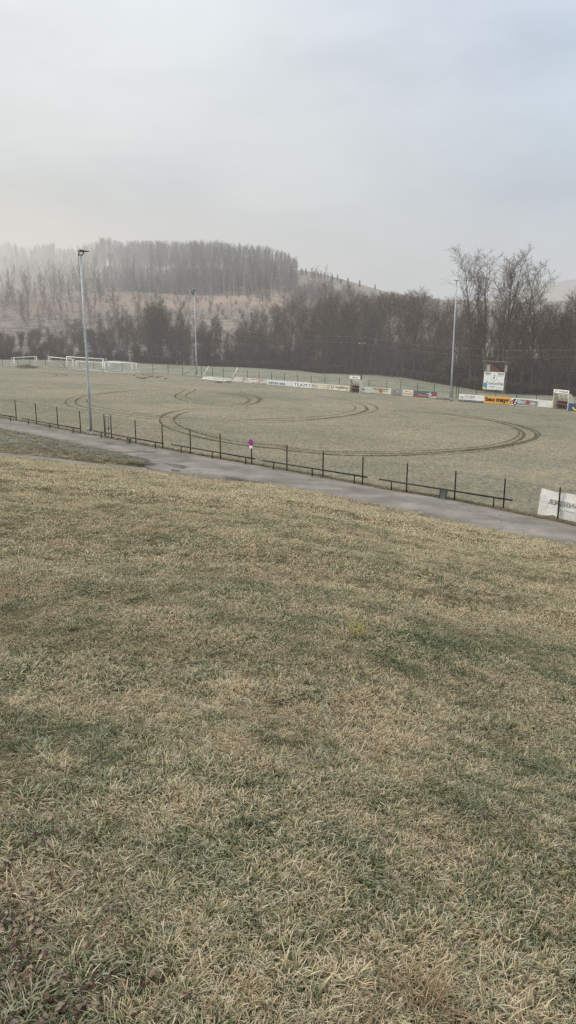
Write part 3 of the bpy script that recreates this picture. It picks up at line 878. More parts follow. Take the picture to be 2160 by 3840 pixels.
# ------------------------------------------------------------------ floodlight masts
def mast(base, h, r0, r1, label, style, lamp_yaw):
    m = thing('floodlight_mast', label, 'floodlight', base, 'floodlight masts around the pitch')
    part('pole', MB().tube([(0, 0, -.2), (0, 0, h * .28), (0, 0, h * .283), (0, 0, h * .62), (0, 0, h * .623), (0, 0, h)], [r0, r0 * .93, r0 * .84, r0 * .74, r0 * .66, r1], 16), M['galv'], m, True)
    part('collar', MB().tube([(0, 0, h * .28), (0, 0, h * .285)], r0 * 1.0, 16), M['galv'], m, True)
    part('foot', MB().tube([(0, 0, -.1), (0, 0, .22), (0, 0, .3)], [r0 * 1.9, r0 * 1.8, r0 * 1.1], 12), M['pale_box'], m, True)
    part('switch_box', MB().box(-r0 - .26, -r0 - .02, -.17, .12, .1, .55 if style != 'b' else 1.0), M['pale_box'], m)
    rot = Matrix.Rotation(lamp_yaw, 4, 'Z')
    def rp(L): return [tuple(rot @ Vector((p[0] * .62, p[1] * .8, h + (p[2] - h) * .62))) for p in L]
    if style == 'a':
        br = part('bracket', MB().tube(rp([(-.3, 0, h + .02), (.3, 0, h + .02)]), .05, 8).tube(rp([(-.3, 0, h + .02), (-.05, 0, h + .45)]), .045, 8).tube(rp([(.25, 0, h + .02), (.52, 0, h + .45)]), .045, 8), M['lamp_dark'], m)
        prof = [(-.32, .42, .66), (.10, .40, .68), (.45, .40, .62), (.75, .42, .54), (1.25, .47, .50)]
        mb = MB()
        for (xa, za, zb_), (xb, zc_, zd) in zip(prof, prof[1:]):
            wa = .22 if xa < .8 else .16; wb = .22 if xb < .8 else .10
            mb.hexa(rp([(xa, -wa, h + za), (xb, -wb, h + zc_), (xb, wb, h + zc_), (xa, wa, h + za), (xa, -wa, h + zb_), (xb, -wb, h + zd), (xb, wb, h + zd), (xa, wa, h + zb_)]))
        part('lamp_housing', mb, M['lamp_dark'], m)
        part('lamp_glass', MB().hexa(rp([(-.335, -.24, h + .44), (-.02, -.24, h + .43), (-.02, .24, h + .43), (-.335, .24, h + .44), (-.335, -.24, h + .69), (-.02, -.24, h + .71), (-.02, .24, h + .71), (-.335, .24, h + .69)])), M['lamp_glass'], m)
        pts = [(-.16 - .02 * math.sin(k * .9), -.1, h - .05 - k * .1) for k in range(9)]
        ring = [(-.22 + .12 * math.cos(a), -.1, h - 1.0 + .16 * math.sin(a)) for a in np.linspace(math.pi / 2, math.pi * 2.5, 14)]
        part('loose_cable', MB().tube(pts + ring, .014, 5), M['k_black'], m)
    else:
        part('bracket', MB().tube(rp([(0, 0, h), (0, 0, h + .28)]), .06, 8).tube(rp([(-.4, 0, h + .2), (.4, 0, h + .2)]), .045, 8), M['lamp_dark'], m)
        if style == 'b':
            part('lamp_housing', MB().hexa(rp([(-.42, -.3, h + .32), (.35, -.3, h + .32), (.35, .35, h + .32), (-.42, .35, h + .32), (-.40, -.25, h + .44), (.33, -.25, h + .44), (.33, .3, h + .44), (-.4, .3, h + .44)])), M['lamp_dark'], m)
            part('lamp_glass', MB().box(-.38, .3, -.33, .28, h + .45, h + .52), M['lamp_glass'], m)
            part('side_lamp', MB().hexa([(-.75, -.25, h - .1), (-.12, -.25, h - .9), (-.12, .25, h - .9), (-.75, .25, h - .1), (-.55, -.2, h - .05), (-.05, -.2, h - .05), (-.05, .2, h - .05), (-.55, .2, h - .05)]), M['lamp_dark'], m)
            part('side_lamp_glass', MB().hexa([(-.98, -.26, h + .18), (-.16, -.26, h - .92), (-.16, .26, h - .92), (-.98, .26, h + .18), (-.92, -.26, h + .2), (-.11, -.26, h - .88), (-.11, .26, h - .88), (-.92, .26, h + .2)]), M['lamp_glass'], m)
        else:
            for s_ in (-1, 1):
                part('lamp_housing', MB().hexa(rp([(s_ * .12 - .1, -.22, h + .22), (s_ * .12 + .1, -.22, h + .22), (s_ * .12 + .1, .22, h + .22), (s_ * .12 - .1, .22, h + .22), (s_ * .62 - .22, -.25, h + .26), (s_ * .62 + .22, -.25, h + .26), (s_ * .62 + .22, .25, h + .36), (s_ * .62 - .22, .25, h + .36)])), M['lamp_dark'], m)
    return m


b1 = on_pitch(343, 1630); mast(b1, height_at(b1, 309, 957), .115, .075, 'tall grey floodlight mast nearest the road, one slanted lamp on top', 'a', R(8))
b2 = on_pitch(738, 1412); mast(b2, height_at(b2, 731, 1092), .13, .085, 'grey floodlight mast beside the tipped goal, white lamp hanging left', 'b', R(-10))
b3 = on_pitch(1690, 1499); mast(b3, height_at(b3, 1712, 1056), .13, .085, 'grey floodlight mast left of the scoreboard tower, twin flat dark lamps', 'c', R(-10))

# ------------------------------------------------------------------ advertising boards
def board(xa, xb, line, h, m, name, label, seg=None):
    (lx0, ly0), (lx1, ly1) = line
    yy = lambda x: ly0 + (ly1 - ly0) * (x - lx0) / (lx1 - lx0)
    A, B = on_pitch(xa, yy(xa)), on_pitch(xb, yy(xb))
    L = (B - A).length
    o = thing(name, label, 'advertising board', frame(A, B), 'advertising boards along the far touchline')
    part('panel', MB().box(.015, L - .015, 0, .04, .04, h), m, o)
    part('kick_plate', MB().box(.03, L - .03, .012, .05, -.05, .04), M['wood_dark'], o)
    for x in (.18, L - .18): part('stake', MB().tube([(x, .08, -.1), (x, .08, h + .02)], .03, 6), M['rail_dark'], o)
    return o, L, h


L1 = ((879, 1432.5), (1308.6, 1468.7)); L2 = ((1350, 1472), (1638, 1493.8)); L3 = ((1718.7, 1505), (2070.6, 1530.5))
h1 = height_at(on_pitch(879, 1432.5), 879, 1413); h1b = height_at(on_pitch(1308, 1468.7), 1308, 1447.5)
h2 = height_at(on_pitch(1350, 1472), 1350, 1449); h3 = height_at(on_pitch(1719, 1505), 1719, 1477); h3b = height_at(on_pitch(2070, 1530.5), 2070, 1503.3)


def sm(o, L, h, items):
    for (s_, m, x0, x1, z0, z1, *kw) in items:
        k = kw[0] if kw else {}
        text_part(s_, o, M[m], x0 * L, x1 * L, z0 * h, z1 * h, **k)


o, L, h = board(879, 937.6, L1, h1, M['b_aged'], 'advertising_board', 'weathered white board with faded roof outline logo, leftmost beside the tipped goal')
mb = MB()
for a, b in (((.28, .60), (.60, .86)), ((.60, .86), (.92, .55))):
    mb.hexa([(a[0] * L, -.012, a[1] * h), (b[0] * L, -.012, b[1] * h), (b[0] * L, -.004, b[1] * h), (a[0] * L, -.004, a[1] * h), (a[0] * L, -.012, a[1] * h + .04), (b[0] * L, -.012, b[1] * h + .04), (b[0] * L, -.004, b[1] * h + .04), (a[0] * L, -.004, a[1] * h + .04)])
part('roof_logo', mb, M['k_olive'], o)
sm(o, L, h, [('JM', 'k_rust', .55, .68, .36, .68), ('bau und holz', 'k_fade', .25, .95, .18, .28)])
o, L, h = board(938.2, 1000.6, L1, h1, M['b_aged'], 'advertising_board', 'weathered white board with two lines of rust red lettering')
sm(o, L, h, [('SPORTLERTREFFPUNKT', 'k_rust', .10, .97, .72, .88, dict(bold=.02)), ('FRANZ SCHACHINGER', 'k_rust', .1, .97, .12, .30, dict(bold=.02)), ('17', 'k_fade', .44, .52, .42, .6), ('gasthaus', 'k_fade', .62, .92, .42, .58)])
o, L, h = board(1001.2, 1097, L1, (h1 + h1b) / 2, M['b_blue_white'], 'advertising_board', 'pale blue board reading RIEDER BIER in dark serif capitals')
sm(o, L, h, [('RIEDER BIER', 'k_grey', .07, .72, .22, .60, dict(bold=.012))])
mb = MB(); w_ = .65 * L / 60
for k in range(11):
    if k == 6: continue
    x = .07 * L + (k + .5) * .65 * L / 11
    for z in (.22, .585): mb.quad((x - w_ * 2, -.021, z * h), (x + w_ * 2, -.021, z * h), (x + w_ * 2, -.021, z * h + .02), (x - w_ * 2, -.021, z * h + .02))
part('serifs', mb, M['k_grey'], o)
o, L, h = board(1098, 1165.5, L1, h1b, M['b_clean'], 'advertising_board', 'clean white board reading TEAM 7 in thin black letters')
sm(o, L, h, [('TEAM', 'k_navy', .06, .79, .18, .80, dict(bold=-.005)), ('7', 'k_navy', .86, .97, .12, .80, dict(bold=-.005))])
o, L, h = board(1166, 1193.2, L1, h1b, M['b_aged'], 'advertising_board', 'narrow weathered board with dark oval logo')
oval = disc(.36 * L * .9, .36 * L, -.012, .5 * h, 28); oval.v = [(x + .5 * L, y, .5 * h + (z - .5 * h) * min(1, .42 * h / (.36 * L))) for x, y, z in oval.v]
part('oval_logo', oval, M['k_olive'], o)
sm(o, L, h, [('Mayr', 'k_olive', .22, .78, .34, .66, dict(bold=.02, shear=.2))])
o, L, h = board(1193.8, 1234.6, L1, h1b, M['b_cream'], 'advertising_board', 'stained cream board with faint faded lettering')
sm(o, L, h, [('MALEREI', 'k_fade', .1, .95, .66, .84), ('malermeister', 'k_fade', .3, .95, .42, .56), ('4931 mettmach', 'k_fade', .1, .9, .2, .34)])
o, L, h = board(1235.2, 1308, L1, h1b, M['b_cream'], 'advertising_board', 'cream board reading VOLKSBANK with blue winged V emblem')
mb = MB()
for s_ in (-1, 1):
    cx = .14 * L
    mb.quad((cx, -.012, .16 * h), (cx + s_ * .05, -.012, .16 * h), (cx + s_ * .20, -.012, .58 * h), (cx + s_ * .09, -.012, .58 * h))
    for k in range(3): mb.quad((cx + s_ * .09, -.012, (.62 + k * .09) * h), (cx + s_ * (.25 + .03 * k), -.012, (.62 + k * .09) * h), (cx + s_ * (.30 + .03 * k), -.012, (.68 + k * .09) * h), (cx + s_ * .09, -.012, (.68 + k * .09) * h))
part('emblem', mb, M['k_blue'], o)
sm(o, L, h, [('VOLKSBANK', 'k_navy', .27, .96, .44, .78, dict(bold=.02)), ('RIED', 'k_fade', .82, .96, .14, .3)])

o, L, h = board(1350, 1389.2, L2, h2, M['b_white'], 'advertising_board', 'whitish board with slanted dark blue name and pale blue script beside the guests dugout')
sm(o, L, h, [('ATRAG', 'k_navy', .07, .48, .42, .70, dict(bold=.03, shear=.3)), ('Steuerberatung', 'k_sky', .52, .98, .45, .62), ('wirtschaft', 'k_mid', .2, .42, .26, .36)])
part('swoosh', MB().quad((.80 * L, -.012, .98 * h), (.86 * L, -.012, .98 * h), (.97 * L, -.012, .70 * h), (.90 * L, -.012, .72 * h)), M['b_blue_white'], o)
o, L, h = board(1389.8, 1465.5, L2, h2, M['b_cream'], 'advertising_board', 'cream board reading HERMANDINGER above a round orange logo')
sm(o, L, h, [('HERMANDINGER', 'k_brown', .10, .88, .68, .92, dict(bold=.015)), ('SÄGE', 'k_brown', .2, .36, .46, .58), ('HOLZWARE', 'k_brown', .56, .86, .42, .56), ('4931 METTMACH', 'k_fade', .08, .4, .10, .2), ('0 77 55 / 63 90', 'k_fade', .58, .9, .10, .2)])
part('round_logo', disc(0, .17 * h + .14, -.012, .50 * h, 20, cx=.48 * L), M['k_orange'], o)
o, L, h = board(1466, 1507.6, L2, h2, M['b_grey'], 'advertising_board', 'grey faded board with sketchy car silhouette')
part('car_picture', MB().quad((.06 * L, -.012, .46 * h), (.95 * L, -.012, .44 * h), (.9 * L, -.012, .56 * h), (.1 * L, -.012, .58 * h)).quad((.32 * L, -.012, .6 * h), (.7 * L, -.012, .6 * h), (.6 * L, -.012, .78 * h), (.42 * L, -.012, .82 * h)), M['k_mid'], o)
part('light_streak', MB().quad((.5 * L, -.016, .6 * h), (.66 * L, -.016, .5 * h), (.7 * L, -.016, .55 * h), (.56 * L, -.016, .68 * h)), M['k_white'], o)
sm(o, L, h, [('autohaus', 'k_grey', .2, .8, .14, .30)])
o, L, h = board(1508.2, 1548.6, L2, h2, M['b_cream'], 'advertising_board', 'cream cafe board with brown script name')
sm(o, L, h, [('Bäckerei', 'k_rust', .25, .58, .66, .90), ('CAFE', 'k_fade', .62, .93, .58, .70), ('Bachmayer', 'k_rust', .08, .92, .20, .50, dict(bold=.01))])
o, L, h = board(1549.2, 1638, L2, h2, M['b_slate'], 'advertising_board', 'slate grey and red board with white running player silhouette')
part('red_band', MB().quad((.01 * L, -.010, .10 * h), (.66 * L, -.010, .08 * h), (.64 * L, -.010, .22 * h), (.01 * L, -.010, .26 * h)).quad((.74 * L, -.010, .22 * h), (.985 * L, -.010, .30 * h), (.985 * L, -.010, .72 * h), (.80 * L, -.010, .50 * h)), M['k_red'], o)
fig = MB()
fx, fz = .68 * L, 0
def limb(a, b, w0, w1):
    a = Vector((fx + a[0] * h * 1.05, -.014, a[1] * h)); b = Vector((fx + b[0] * h * 1.05, -.014, b[1] * h)); d = (b - a).normalized(); s_ = Vector((d.z, 0, -d.x))
    fig.quad(a - s_ * w0 * h, a + s_ * w0 * h, b + s_ * w1 * h, b - s_ * w1 * h)
for args in (((.06, .72), (.10, .40), .12, .09), ((.0, .66), (-.22, .56), .05, .04), ((-.22, .56), (-.42, .68), .04, .035), ((.16, .70), (.30, .50), .05, .04), ((.30, .50), (.26, .34), .04, .03), ((.08, .42), (.16, .18), .08, .06), ((.16, .18), (.05, .05), .06, .05), ((.10, .40), (-.06, .22), .08, .05), ((-.06, .22), (-.2, .1), .05, .04)): limb(*args)
hd = disc(0, .075 * h, -.014, .88 * h, 14, cx=fx + .06 * h); fig.add(hd.v, hd.f)
part('player_picture', fig, M['k_white'], o)
part('pale_corner', MB().quad((.74 * L, -.009, .05 * h), (.985 * L, -.009, .05 * h), (.985 * L, -.009, .26 * h), (.74 * L, -.009, .18 * h)), M['b_blue_white'], o)
sm(o, L, h, [('raiffeisenbank', 'k_white', .2, .6, .28, .42), ('wir bewegen', 'k_mid', .04, .32, .74, .84), ('mehr als nur eine bank', 'k_mid', .04, .36, .58, .66)])

o, L, h = board(1718.7, 1813.5, L3, h3, M['b_clean'], 'advertising_board', 'white board reading STURM with drop and flame icons, blue strip below')
part('blue_strip', MB().quad((.01 * L, -.010, .05 * h), (.99 * L, -.010, .05 * h), (.99 * L, -.010, .26 * h), (.01 * L, -.010, .28 * h)), M['k_navy'], o)
def drop(cx, cz, r, hh, inner):
    mb = MB(); pts = []
    for k in range(20):
        a = -math.pi / 2 + k / 20 * 2 * math.pi
        s_ = math.sin(a); x = cx + r * math.cos(a) * (1 - max(0, s_) ** 1.2); z = cz + (hh if s_ > 0 else r) * s_
        pts.append((x, z))
    for k in range(20):
        a, b = pts[k], pts[(k + 1) % 20]
        ia = (cx + (a[0] - cx) * inner, cz + (a[1] - cz) * inner); ib = (cx + (b[0] - cx) * inner, cz + (b[1] - cz) * inner)
        mb.quad((ia[0], -.012, ia[1]), (a[0], -.012, a[1]), (b[0], -.012, b[1]), (ib[0], -.012, ib[1]))
    return mb
part('drop_icon', drop(.055 * L, .50 * h, .10, .32 * h, .72), M['k_mid'], o)
part('flame_icon', drop(.135 * L, .50 * h, .10, .34 * h, .25), M['k_grey'], o)
sm(o, L, h, [('STURM', 'k_grey', .25, .63, .48, .86, dict(bold=-.008)), ('HEIZUNG', 'k_mid', .19, .225, .4, .8), ('bad und energie', 'k_mid', .27, .62, .38, .43), ('Tel. 07754 20481 www.sturm-installationen.at', 'k_white', .03, .95, .11, .20), ('planung beratung', 'b_blue_white', .68, .95, .6, .8)])
o, L, h = board(1814.2, 1913, L3, h3, M['b_orange'], 'advertising_board', 'bright orange board reading bau mayr in heavy black letters')
sm(o, L, h, [('bau', 'k_black', .05, .40, .31, .88, dict(bold=.045)), ('mayr', 'k_black', .455, .96, .13, .74, dict(bold=.045)), ('www.baumayr.at', 'k_brown', .46, .76, .14, .21)])
o, L, h = board(1913.8, 2016.6, L3, (h3 + h3b) / 2, M['b_clean'], 'advertising_board', 'white and silver board with motorbike picture and GINZINGER lettering')
part('silver_field', MB().quad((.22 * L, -.010, .12 * h), (.975 * L, -.010, .10 * h), (.975 * L, -.010, .80 * h), (.22 * L, -.010, .86 * h)), M['k_mid'], o)
sm(o, L, h, [('G', 'k_white', .255, .35, .36, .80, dict(bold=.05)), ('INZ', 'k_white', .36, .53, .36, .64, dict(bold=.04)), ('in', 'k_red', .56, .69, .30, .88, dict(bold=.05, shear=.2)), ('GER', 'k_white', .70, .91, .26, .54, dict(bold=.04)), ('zweiradcenter', 'k_grey', .3, .8, .86, .92)])
wh = MB()
for cx, cz in ((.165, .28), (.05, .42)):
    d_ = disc(.13 * h, .24 * h, -.014, cz * h, 20, cx=cx * L); wh.add(d_.v, d_.f)
wh.quad((.01 * L, -.013, .5 * h), (.16 * L, -.013, .55 * h), (.2 * L, -.013, .92 * h), (.10 * L, -.013, .85 * h))
part('motorbike_picture', wh, M['k_black'], o)
part('red_fairing', MB().quad((.06 * L, -.017, .42 * h), (.15 * L, -.017, .46 * h), (.17 * L, -.017, .72 * h), (.05 * L, -.017, .62 * h)), M['k_red'], o)
board(2017.4, 2070, L3, h3b, M['b_white'], 'advertising_board', 'blank white board with grime along its lower edge, left of the home dugout')
yy = lambda x: 1505 + (1530.5 - 1505) * (x - 1718.7) / (2070.6 - 1718.7)
L4 = ((2129.5, 1540), (2260, 1552))
o, L, h = board(2129.5, 2245, L4, h3b * 1.02, M['b_blue'], 'advertising_board', 'dark blue board with yellow shape at the right picture edge')
part('yellow_shape', MB().quad((.115 * L, -.012, .48 * h), (.17 * L, -.012, .55 * h), (.23 * L, -.012, .28 * h), (.20 * L, -.012, .12 * h)).quad((.20 * L, -.012, .12 * h), (.28 * L, -.012, .08 * h), (.38 * L, -.012, .4 * h), (.235 * L, -.012, .28 * h)).quad((.28 * L, -.013, .08 * h), (.42 * L, -.013, .1 * h), (.46 * L, -.013, .5 * h), (.36 * L, -.013, .42 * h)), M['k_yellow'], o)
part('blue_sketch', MB().quad((.02 * L, -.012, .75 * h), (.03 * L, -.012, .78 * h), (.10 * L, -.012, .2 * h), (.085 * L, -.012, .2 * h)).quad((.06 * L, -.012, .60 * h), (.14 * L, -.012, .72 * h), (.145 * L, -.012, .68 * h), (.065 * L, -.012, .56 * h)), M['b_slate'], o)


# ------------------------------------------------------------------ dugouts
def dugout(pa, pb, top_px, text, label):
    A, B = on_pitch(*pa), on_pitch(*pb); L = (B - A).length; h = height_at(A, *top_px)
    o = thing('team_dugout', label, 'dugout', frame(A, B), 'team dugouts on the far touchline')
    D = 1.45; hh = h - .42
    prof = [(0.0, hh), (.35, hh - .03), (.75, hh - .16), (1.1, hh - .42), (1.33, hh - .8), (1.43, hh - 1.2), (D, .15)]
    for x in (0, L):
        mb = MB(); s_ = .03
        for (ya, za), (yb, zb) in zip(prof, prof[1:]):
            mb.quad((x, ya, .0), (x, yb, .0), (x, yb, zb), (x, ya, za))
        part('end_panel', mb, M['cream'], o)
    mb = MB(); n = 12
    for (ya, za), (yb, zb) in zip(prof, prof[1:]):
        for k in range(n): mb.quad((k * L / n, ya, za), ((k + 1) * L / n, ya, za), ((k + 1) * L / n, yb, zb), (k * L / n, yb, zb))
    part('curved_shell', mb, M['plastic'], o, True)
    for k in range(5):
        x = L * k / 4; part('rib', MB().tube([(x, y - .03, z - .03) for y, z in prof], .025, 6), M['wood_old'] if 0 < k < 4 else M['white_metal'], o)
    for x in (0, L): part('front_post', MB().tube([(x, 0, -.05), (x, 0, hh)], .035, 8), M['white_metal'], o)
    bench = part('bench', MB().box(.1, L - .1, .85, 1.2, .50, .55).box(.1, L - .1, 1.2, 1.24, .62, 1.0), M['maroon'], o)
    for k in range(4): part('bench_leg', MB().tube([(.3 + k * (L - .6) / 3, 1.0, 0), (.3 + k * (L - .6) / 3, 1.0, .5)], .03, 6), M['pale_box'], bench)
    part('back_wall', MB().box(.04, L - .04, 1.28, 1.33, .0, .5), M['wood_dark'], o)
    s_ = part('name_board', MB().box(-.02, L * 1.0, -.06, -.02, hh - .02, h), M['b_clean'], o)
    text_part(text, s_, M['k_grey'], L * (.09 if len(text) > 6 else .22), L * (.92 if len(text) > 6 else .78), hh + .08, hh + .33, -.066, .03)
    return o


dugout((1309.5, 1471), (1348, 1474), (1310, 1408.5), 'GÄSTE', 'curved clear dugout signed GÄSTE between the cream and whitish boards')
dugout((2071, 1531.5), (2127, 1538), (2073, 1459), 'SV Waldzell', 'curved clear dugout signed SV Waldzell at the right picture edge')

# ------------------------------------------------------------------ scoreboard tower
A = on_pitch(1812, 1490); B = on_pitch(1878, 1495)
A = A + Vector((0, 3.0, 0)); A = at_depth(1812, 1484, A.y); A.z = plane_z(A.x) + .1
B = A + (on_pitch(2069, 1530) - on_pitch(1719, 1505)).normalized() * 1.0
# width so that the right front post lands near x=1880
d = (B - A).normalized(); Wt = 0.0
while True:
    q = A + d * Wt; uu = q.x / (q.y * cp - (q.z - 10) * sp)
    if CX + F * uu >= 1882 or Wt > 8: break
    Wt += .02
tw = thing('scoreboard_tower', 'wooden commentary tower on posts with white scoreboard, behind the right hand boards', 'tower', frame(A, A + d))
zt = height_at(A, 1812, 1353); zb0 = height_at(A, 1805, 1459); zb1 = height_at(A, 1806, 1393)
Dp = 2.8
for x, y in ((0, 0), (Wt, 0), (0, Dp), (Wt, Dp)):
    part('post', MB().box(x - .07, x + .07, y - .07, y + .07, -.2, zt - .15 - (.22 if y else 0)), M['wood_old'] if x or not y else M['wood_dark'], tw)
rf = part('roof', MB().hexa([(-.6, -.55, zt + .0), (Wt + .35, -.55, zt + .0), (Wt + .45, Dp + .5, zt - .38), (-.5, Dp + .5, zt - .38), (-.6, -.55, zt + .07), (Wt + .35, -.55, zt + .07), (Wt + .45, Dp + .5, zt - .31), (-.5, Dp + .5, zt - .31)]), M['roof'], tw)
part('roof_beam', MB().box(-.35, Wt + .25, -.1, .1, zt - .24, zt - .08), M['wood_old'], tw)
part('platform', MB().box(-.05, Wt + .05, -.02, Dp + .05, zb1 - 1.0, zb1 - .9), M['wood_dark'], tw)
mb = MB()
for k in range(14): mb.box(.1 + k * (Wt - .2) / 14, .1 + (k + .93) * (Wt - .2) / 14, Dp - .12, Dp - .08, zb1 - .9, zt - .45)
part('back_wall', mb, M['wood_brown'], tw)
part('brace', MB().tube([(.75, Dp - .2, zt - .4), (Wt * .8, Dp - .2, zb1 - .1)], .05, 6), M['wood_dark'], tw)
part('cream_panel', MB().box(.12, .62, .1, .14, zb1 + .08, zb1 + (zt - zb1) * .7), M['cream'], tw)
part('cream_panel', MB().box(Wt + .02, Wt + .05, .12, 2.55, zb1 + .02, zb1 + (zt - zb1) * .68), M['cream'], tw)
part('side_wall', MB().box(Wt + .02, Wt + .05, .1, .55, zb1 - .95, zb1 - .02).box(Wt + .02, Wt + .05, .1, Dp - .1, zb1 - 1.2, zb1 - .95), M['wood_dark'], tw)
part('side_door', MB().box(Wt + .0, Wt + .04, .9, 1.5, zb1 - .95, zb1 - .05), M['wood_brown'], tw)
part('side_brace', MB().tube([(Wt, .1, .7), (Wt, Dp - .1, zb1 - 1.25)], .05, 6).tube([(0, .1, .7), (0, Dp - .1, zb1 - 1.25)], .05, 6), M['wood_old'], tw)
part('under_screen', MB().box(.1, Wt - .1, Dp - .05, Dp, .9, zb1 - 1.0), M['wood_dark'], tw)
mb = MB().box(.1, Wt - .12, -.04, .0, zb0 - .62, zb0 - .57).box(.1, Wt - .12, -.04, .0, zb0 - .16, zb0 - .11)
for k in range(12): mb.box(.15 + k * (Wt - .35) / 11, .19 + k * (Wt - .35) / 11, -.035, -.005, zb0 - .57, zb0 - .16)
part('front_ladder', mb, M['wood_old'], tw)
mb = MB().box(Wt - .02, Wt + .02, .1, Dp, zb0 - .62, zb0 - .57).box(Wt - .02, Wt + .02, .1, Dp, zb0 - .16, zb0 - .11)
for k in range(8): mb.box(Wt - .02, Wt + .02, .25 + k * .32, .29 + k * .32, zb0 - .57, zb0 - .16)
part('side_ladder', mb, M['wood_old'], tw)
bx0, bx1 = -.16, Wt + .10; bw = bx1 - bx0; bh = zb1 - zb0
sbd = part('scoreboard', MB().box(bx0, bx1, -.14, -.09, zb0, zb1), M['b_clean'], tw)
X = lambda f: bx0 + f * bw
Z = lambda f: zb0 + f * bh
dial = disc(.135 * bw, .150 * bw, -.146, Z(.66), 40, R(100), R(-160) + 0, cx=X(.5)); part('clock_ring', disc(.138 * bw, .150 * bw, -.146, Z(.66), 36, R(-175), R(85), cx=X(.5)), M['k_mid'], sbd)
part('clock_hand', MB().quad((X(.49), -.152, Z(.58)), (X(.51), -.152, Z(.58)), (X(.515), -.152, Z(.87)), (X(.495), -.152, Z(.87))), M['k_navy'], sbd)
mb = MB()
for k in range(6):
    a = R(60 * k + 30); c_, s_ = math.cos(a), math.sin(a)
    mb.tri((X(.5) - s_ * .05, -.149, Z(.68) + c_ * .05), (X(.5) + s_ * .05, -.149, Z(.68) - c_ * .05), (X(.5) + c_ * .2, -.149, Z(.68) + s_ * .2))
part('clock_emblem', mb, M['k_navy'], sbd)
part('divider', MB().quad((X(.0), -.146, Z(.385)), (X(1), -.146, Z(.385)), (X(1), -.146, Z(.395)), (X(0), -.146, Z(.395))), M['k_mid'], sbd)
for s_, m, x0, x1, z0, z1, bo in (('VORARLB', 'k_green', .03, .34, .86, .95, .03), ('SVW', 'k_grey', .10, .27, .78, .84, .0), ('VEREINE', 'k_green', .65, .96, .86, .95, .03), ('GÄSTE', 'k_grey', .70, .92, .78, .84, .0),
                                   ('CRAUSCHER', 'k_navy', .26, .99, .305, .37, .04), ('ELEKTRO INSTALLATIONEN', 'k_rust', .27, .97, .265, .285, 0), ('ELEKTRIKER', 'k_navy', .30, .58, .15, .19, .02), ('MACHT', 'k_navy', .42, .55, .09, .13, .02),
                                   ('tel 07754', 'k_mid', .70, .96, .16, .18, 0), ('info@crauscher.at', 'k_mid', .62, .96, .11, .13, 0), ('www.crauscher.at', 'k_mid', .68, .97, .06, .08, 0), ('made by', 'k_mid', .42, .54, .41, .425, 0)):
    if s_ == 'VORARLB': s_ = 'VEREINE'
    text_part(s_, sbd, M[m], X(x0), X(x1), Z(z0), Z(z1), -.147, bo)
part('blue_figure', MB().quad((X(.0), -.146, Z(.14)), (X(.19), -.146, Z(.02)), (X(.2), -.146, Z(.36)), (X(.02), -.146, Z(.37))), M['k_sky'], sbd)
part('yellow_figure', MB().quad((X(-.02), -.15, Z(.05)), (X(.14), -.15, Z(-.02)), (X(.16), -.15, Z(.08)), (X(.0), -.15, Z(.17))), M['k_yellow'], sbd)
part('corner_mark', disc(.03 * bw, .055 * bw, -.147, Z(.405), 12, 0, math.pi, cx=X(.19)), M['k_rust'], sbd)
part('orange_mark', MB().quad((X(.72), -.147, Z(.41)), (X(.86), -.147, Z(.41)), (X(.86), -.147, Z(.435)), (X(.72), -.147, Z(.435))), M['k_orange'], sbd)


# ------------------------------------------------------------------ goals
def net_panel(mb, a, b, c, d, n, m_, w=.006):
    """quad a-b-c-d (a,b bottom; d,c top) as grid of thin strips"""
    a, b, c, d = map(Vector, (a, b, c, d)); nrm = (b - a).cross(d - a).normalized()
    for i in range(n + 1):
        f = i / n; p, q = a.lerp(b, f), d.lerp(c, f); s_ = (q - p).cross(nrm).normalized() * w; mb.quad(p - s_, p + s_, q + s_, q - s_)
    for i in range(m_ + 1):
        f = i / m_; p, q = a.lerp(d, f), b.lerp(c, f); s_ = (q - p).cross(nrm).normalized() * w; mb.quad(p - s_, p + s_, q + s_, q - s_)


def goal(pa, pb, ta, label, r=.06, dt=.8, db=1.8, side=1, netw=.006, cell=.16, base=True):
    A, B = on_pitch(*pa), on_pitch(*pb); L = (B - A).length; h = height_at(A, *ta)
    o = thing('football_goal', label, 'goal', frame(A, B), 'goals on the frosted pitch')
    for x in (0, L): part('post', MB().tube([(x, 0, -.05), (x, 0, h)], r, 10), M['white_metal'], o, True)
    part('crossbar', MB().tube([(-r, 0, h), (L + r, 0, h)], r, 10), M['white_metal'], o, True)
    for x in (0, L):
        part('stay', MB().tube([(x, 0, h), (x, dt * side, h - .02), (x, db * side, .04)], r * .55, 8), M['white_metal'], o)
    if base: part('base_frame', MB().tube([(0, 0, .04), (0, db * side, .04), (L, db * side, .04), (L, 0, .04)], r * .6, 8), M['white_metal'], o)
    nb = MB()
    net_panel(nb, (0, db * side, .05), (L, db * side, .05), (L, dt * side, h - .03), (0, dt * side, h - .03), int(L / cell), int(h / cell), netw)
    net_panel(nb, (0, dt * side, h - .03), (L, dt * side, h - .03), (L, 0, h), (0, 0, h), int(L / cell), max(2, int(dt / cell)), netw)
    for x in (0, L): net_panel(nb, (x, 0, .05), (x, db * side, .05), (x, dt * side, h - .03), (x, 0, h), int(db / cell), int(h / cell), netw)
    part('net', nb, M['net'], o)
    return o


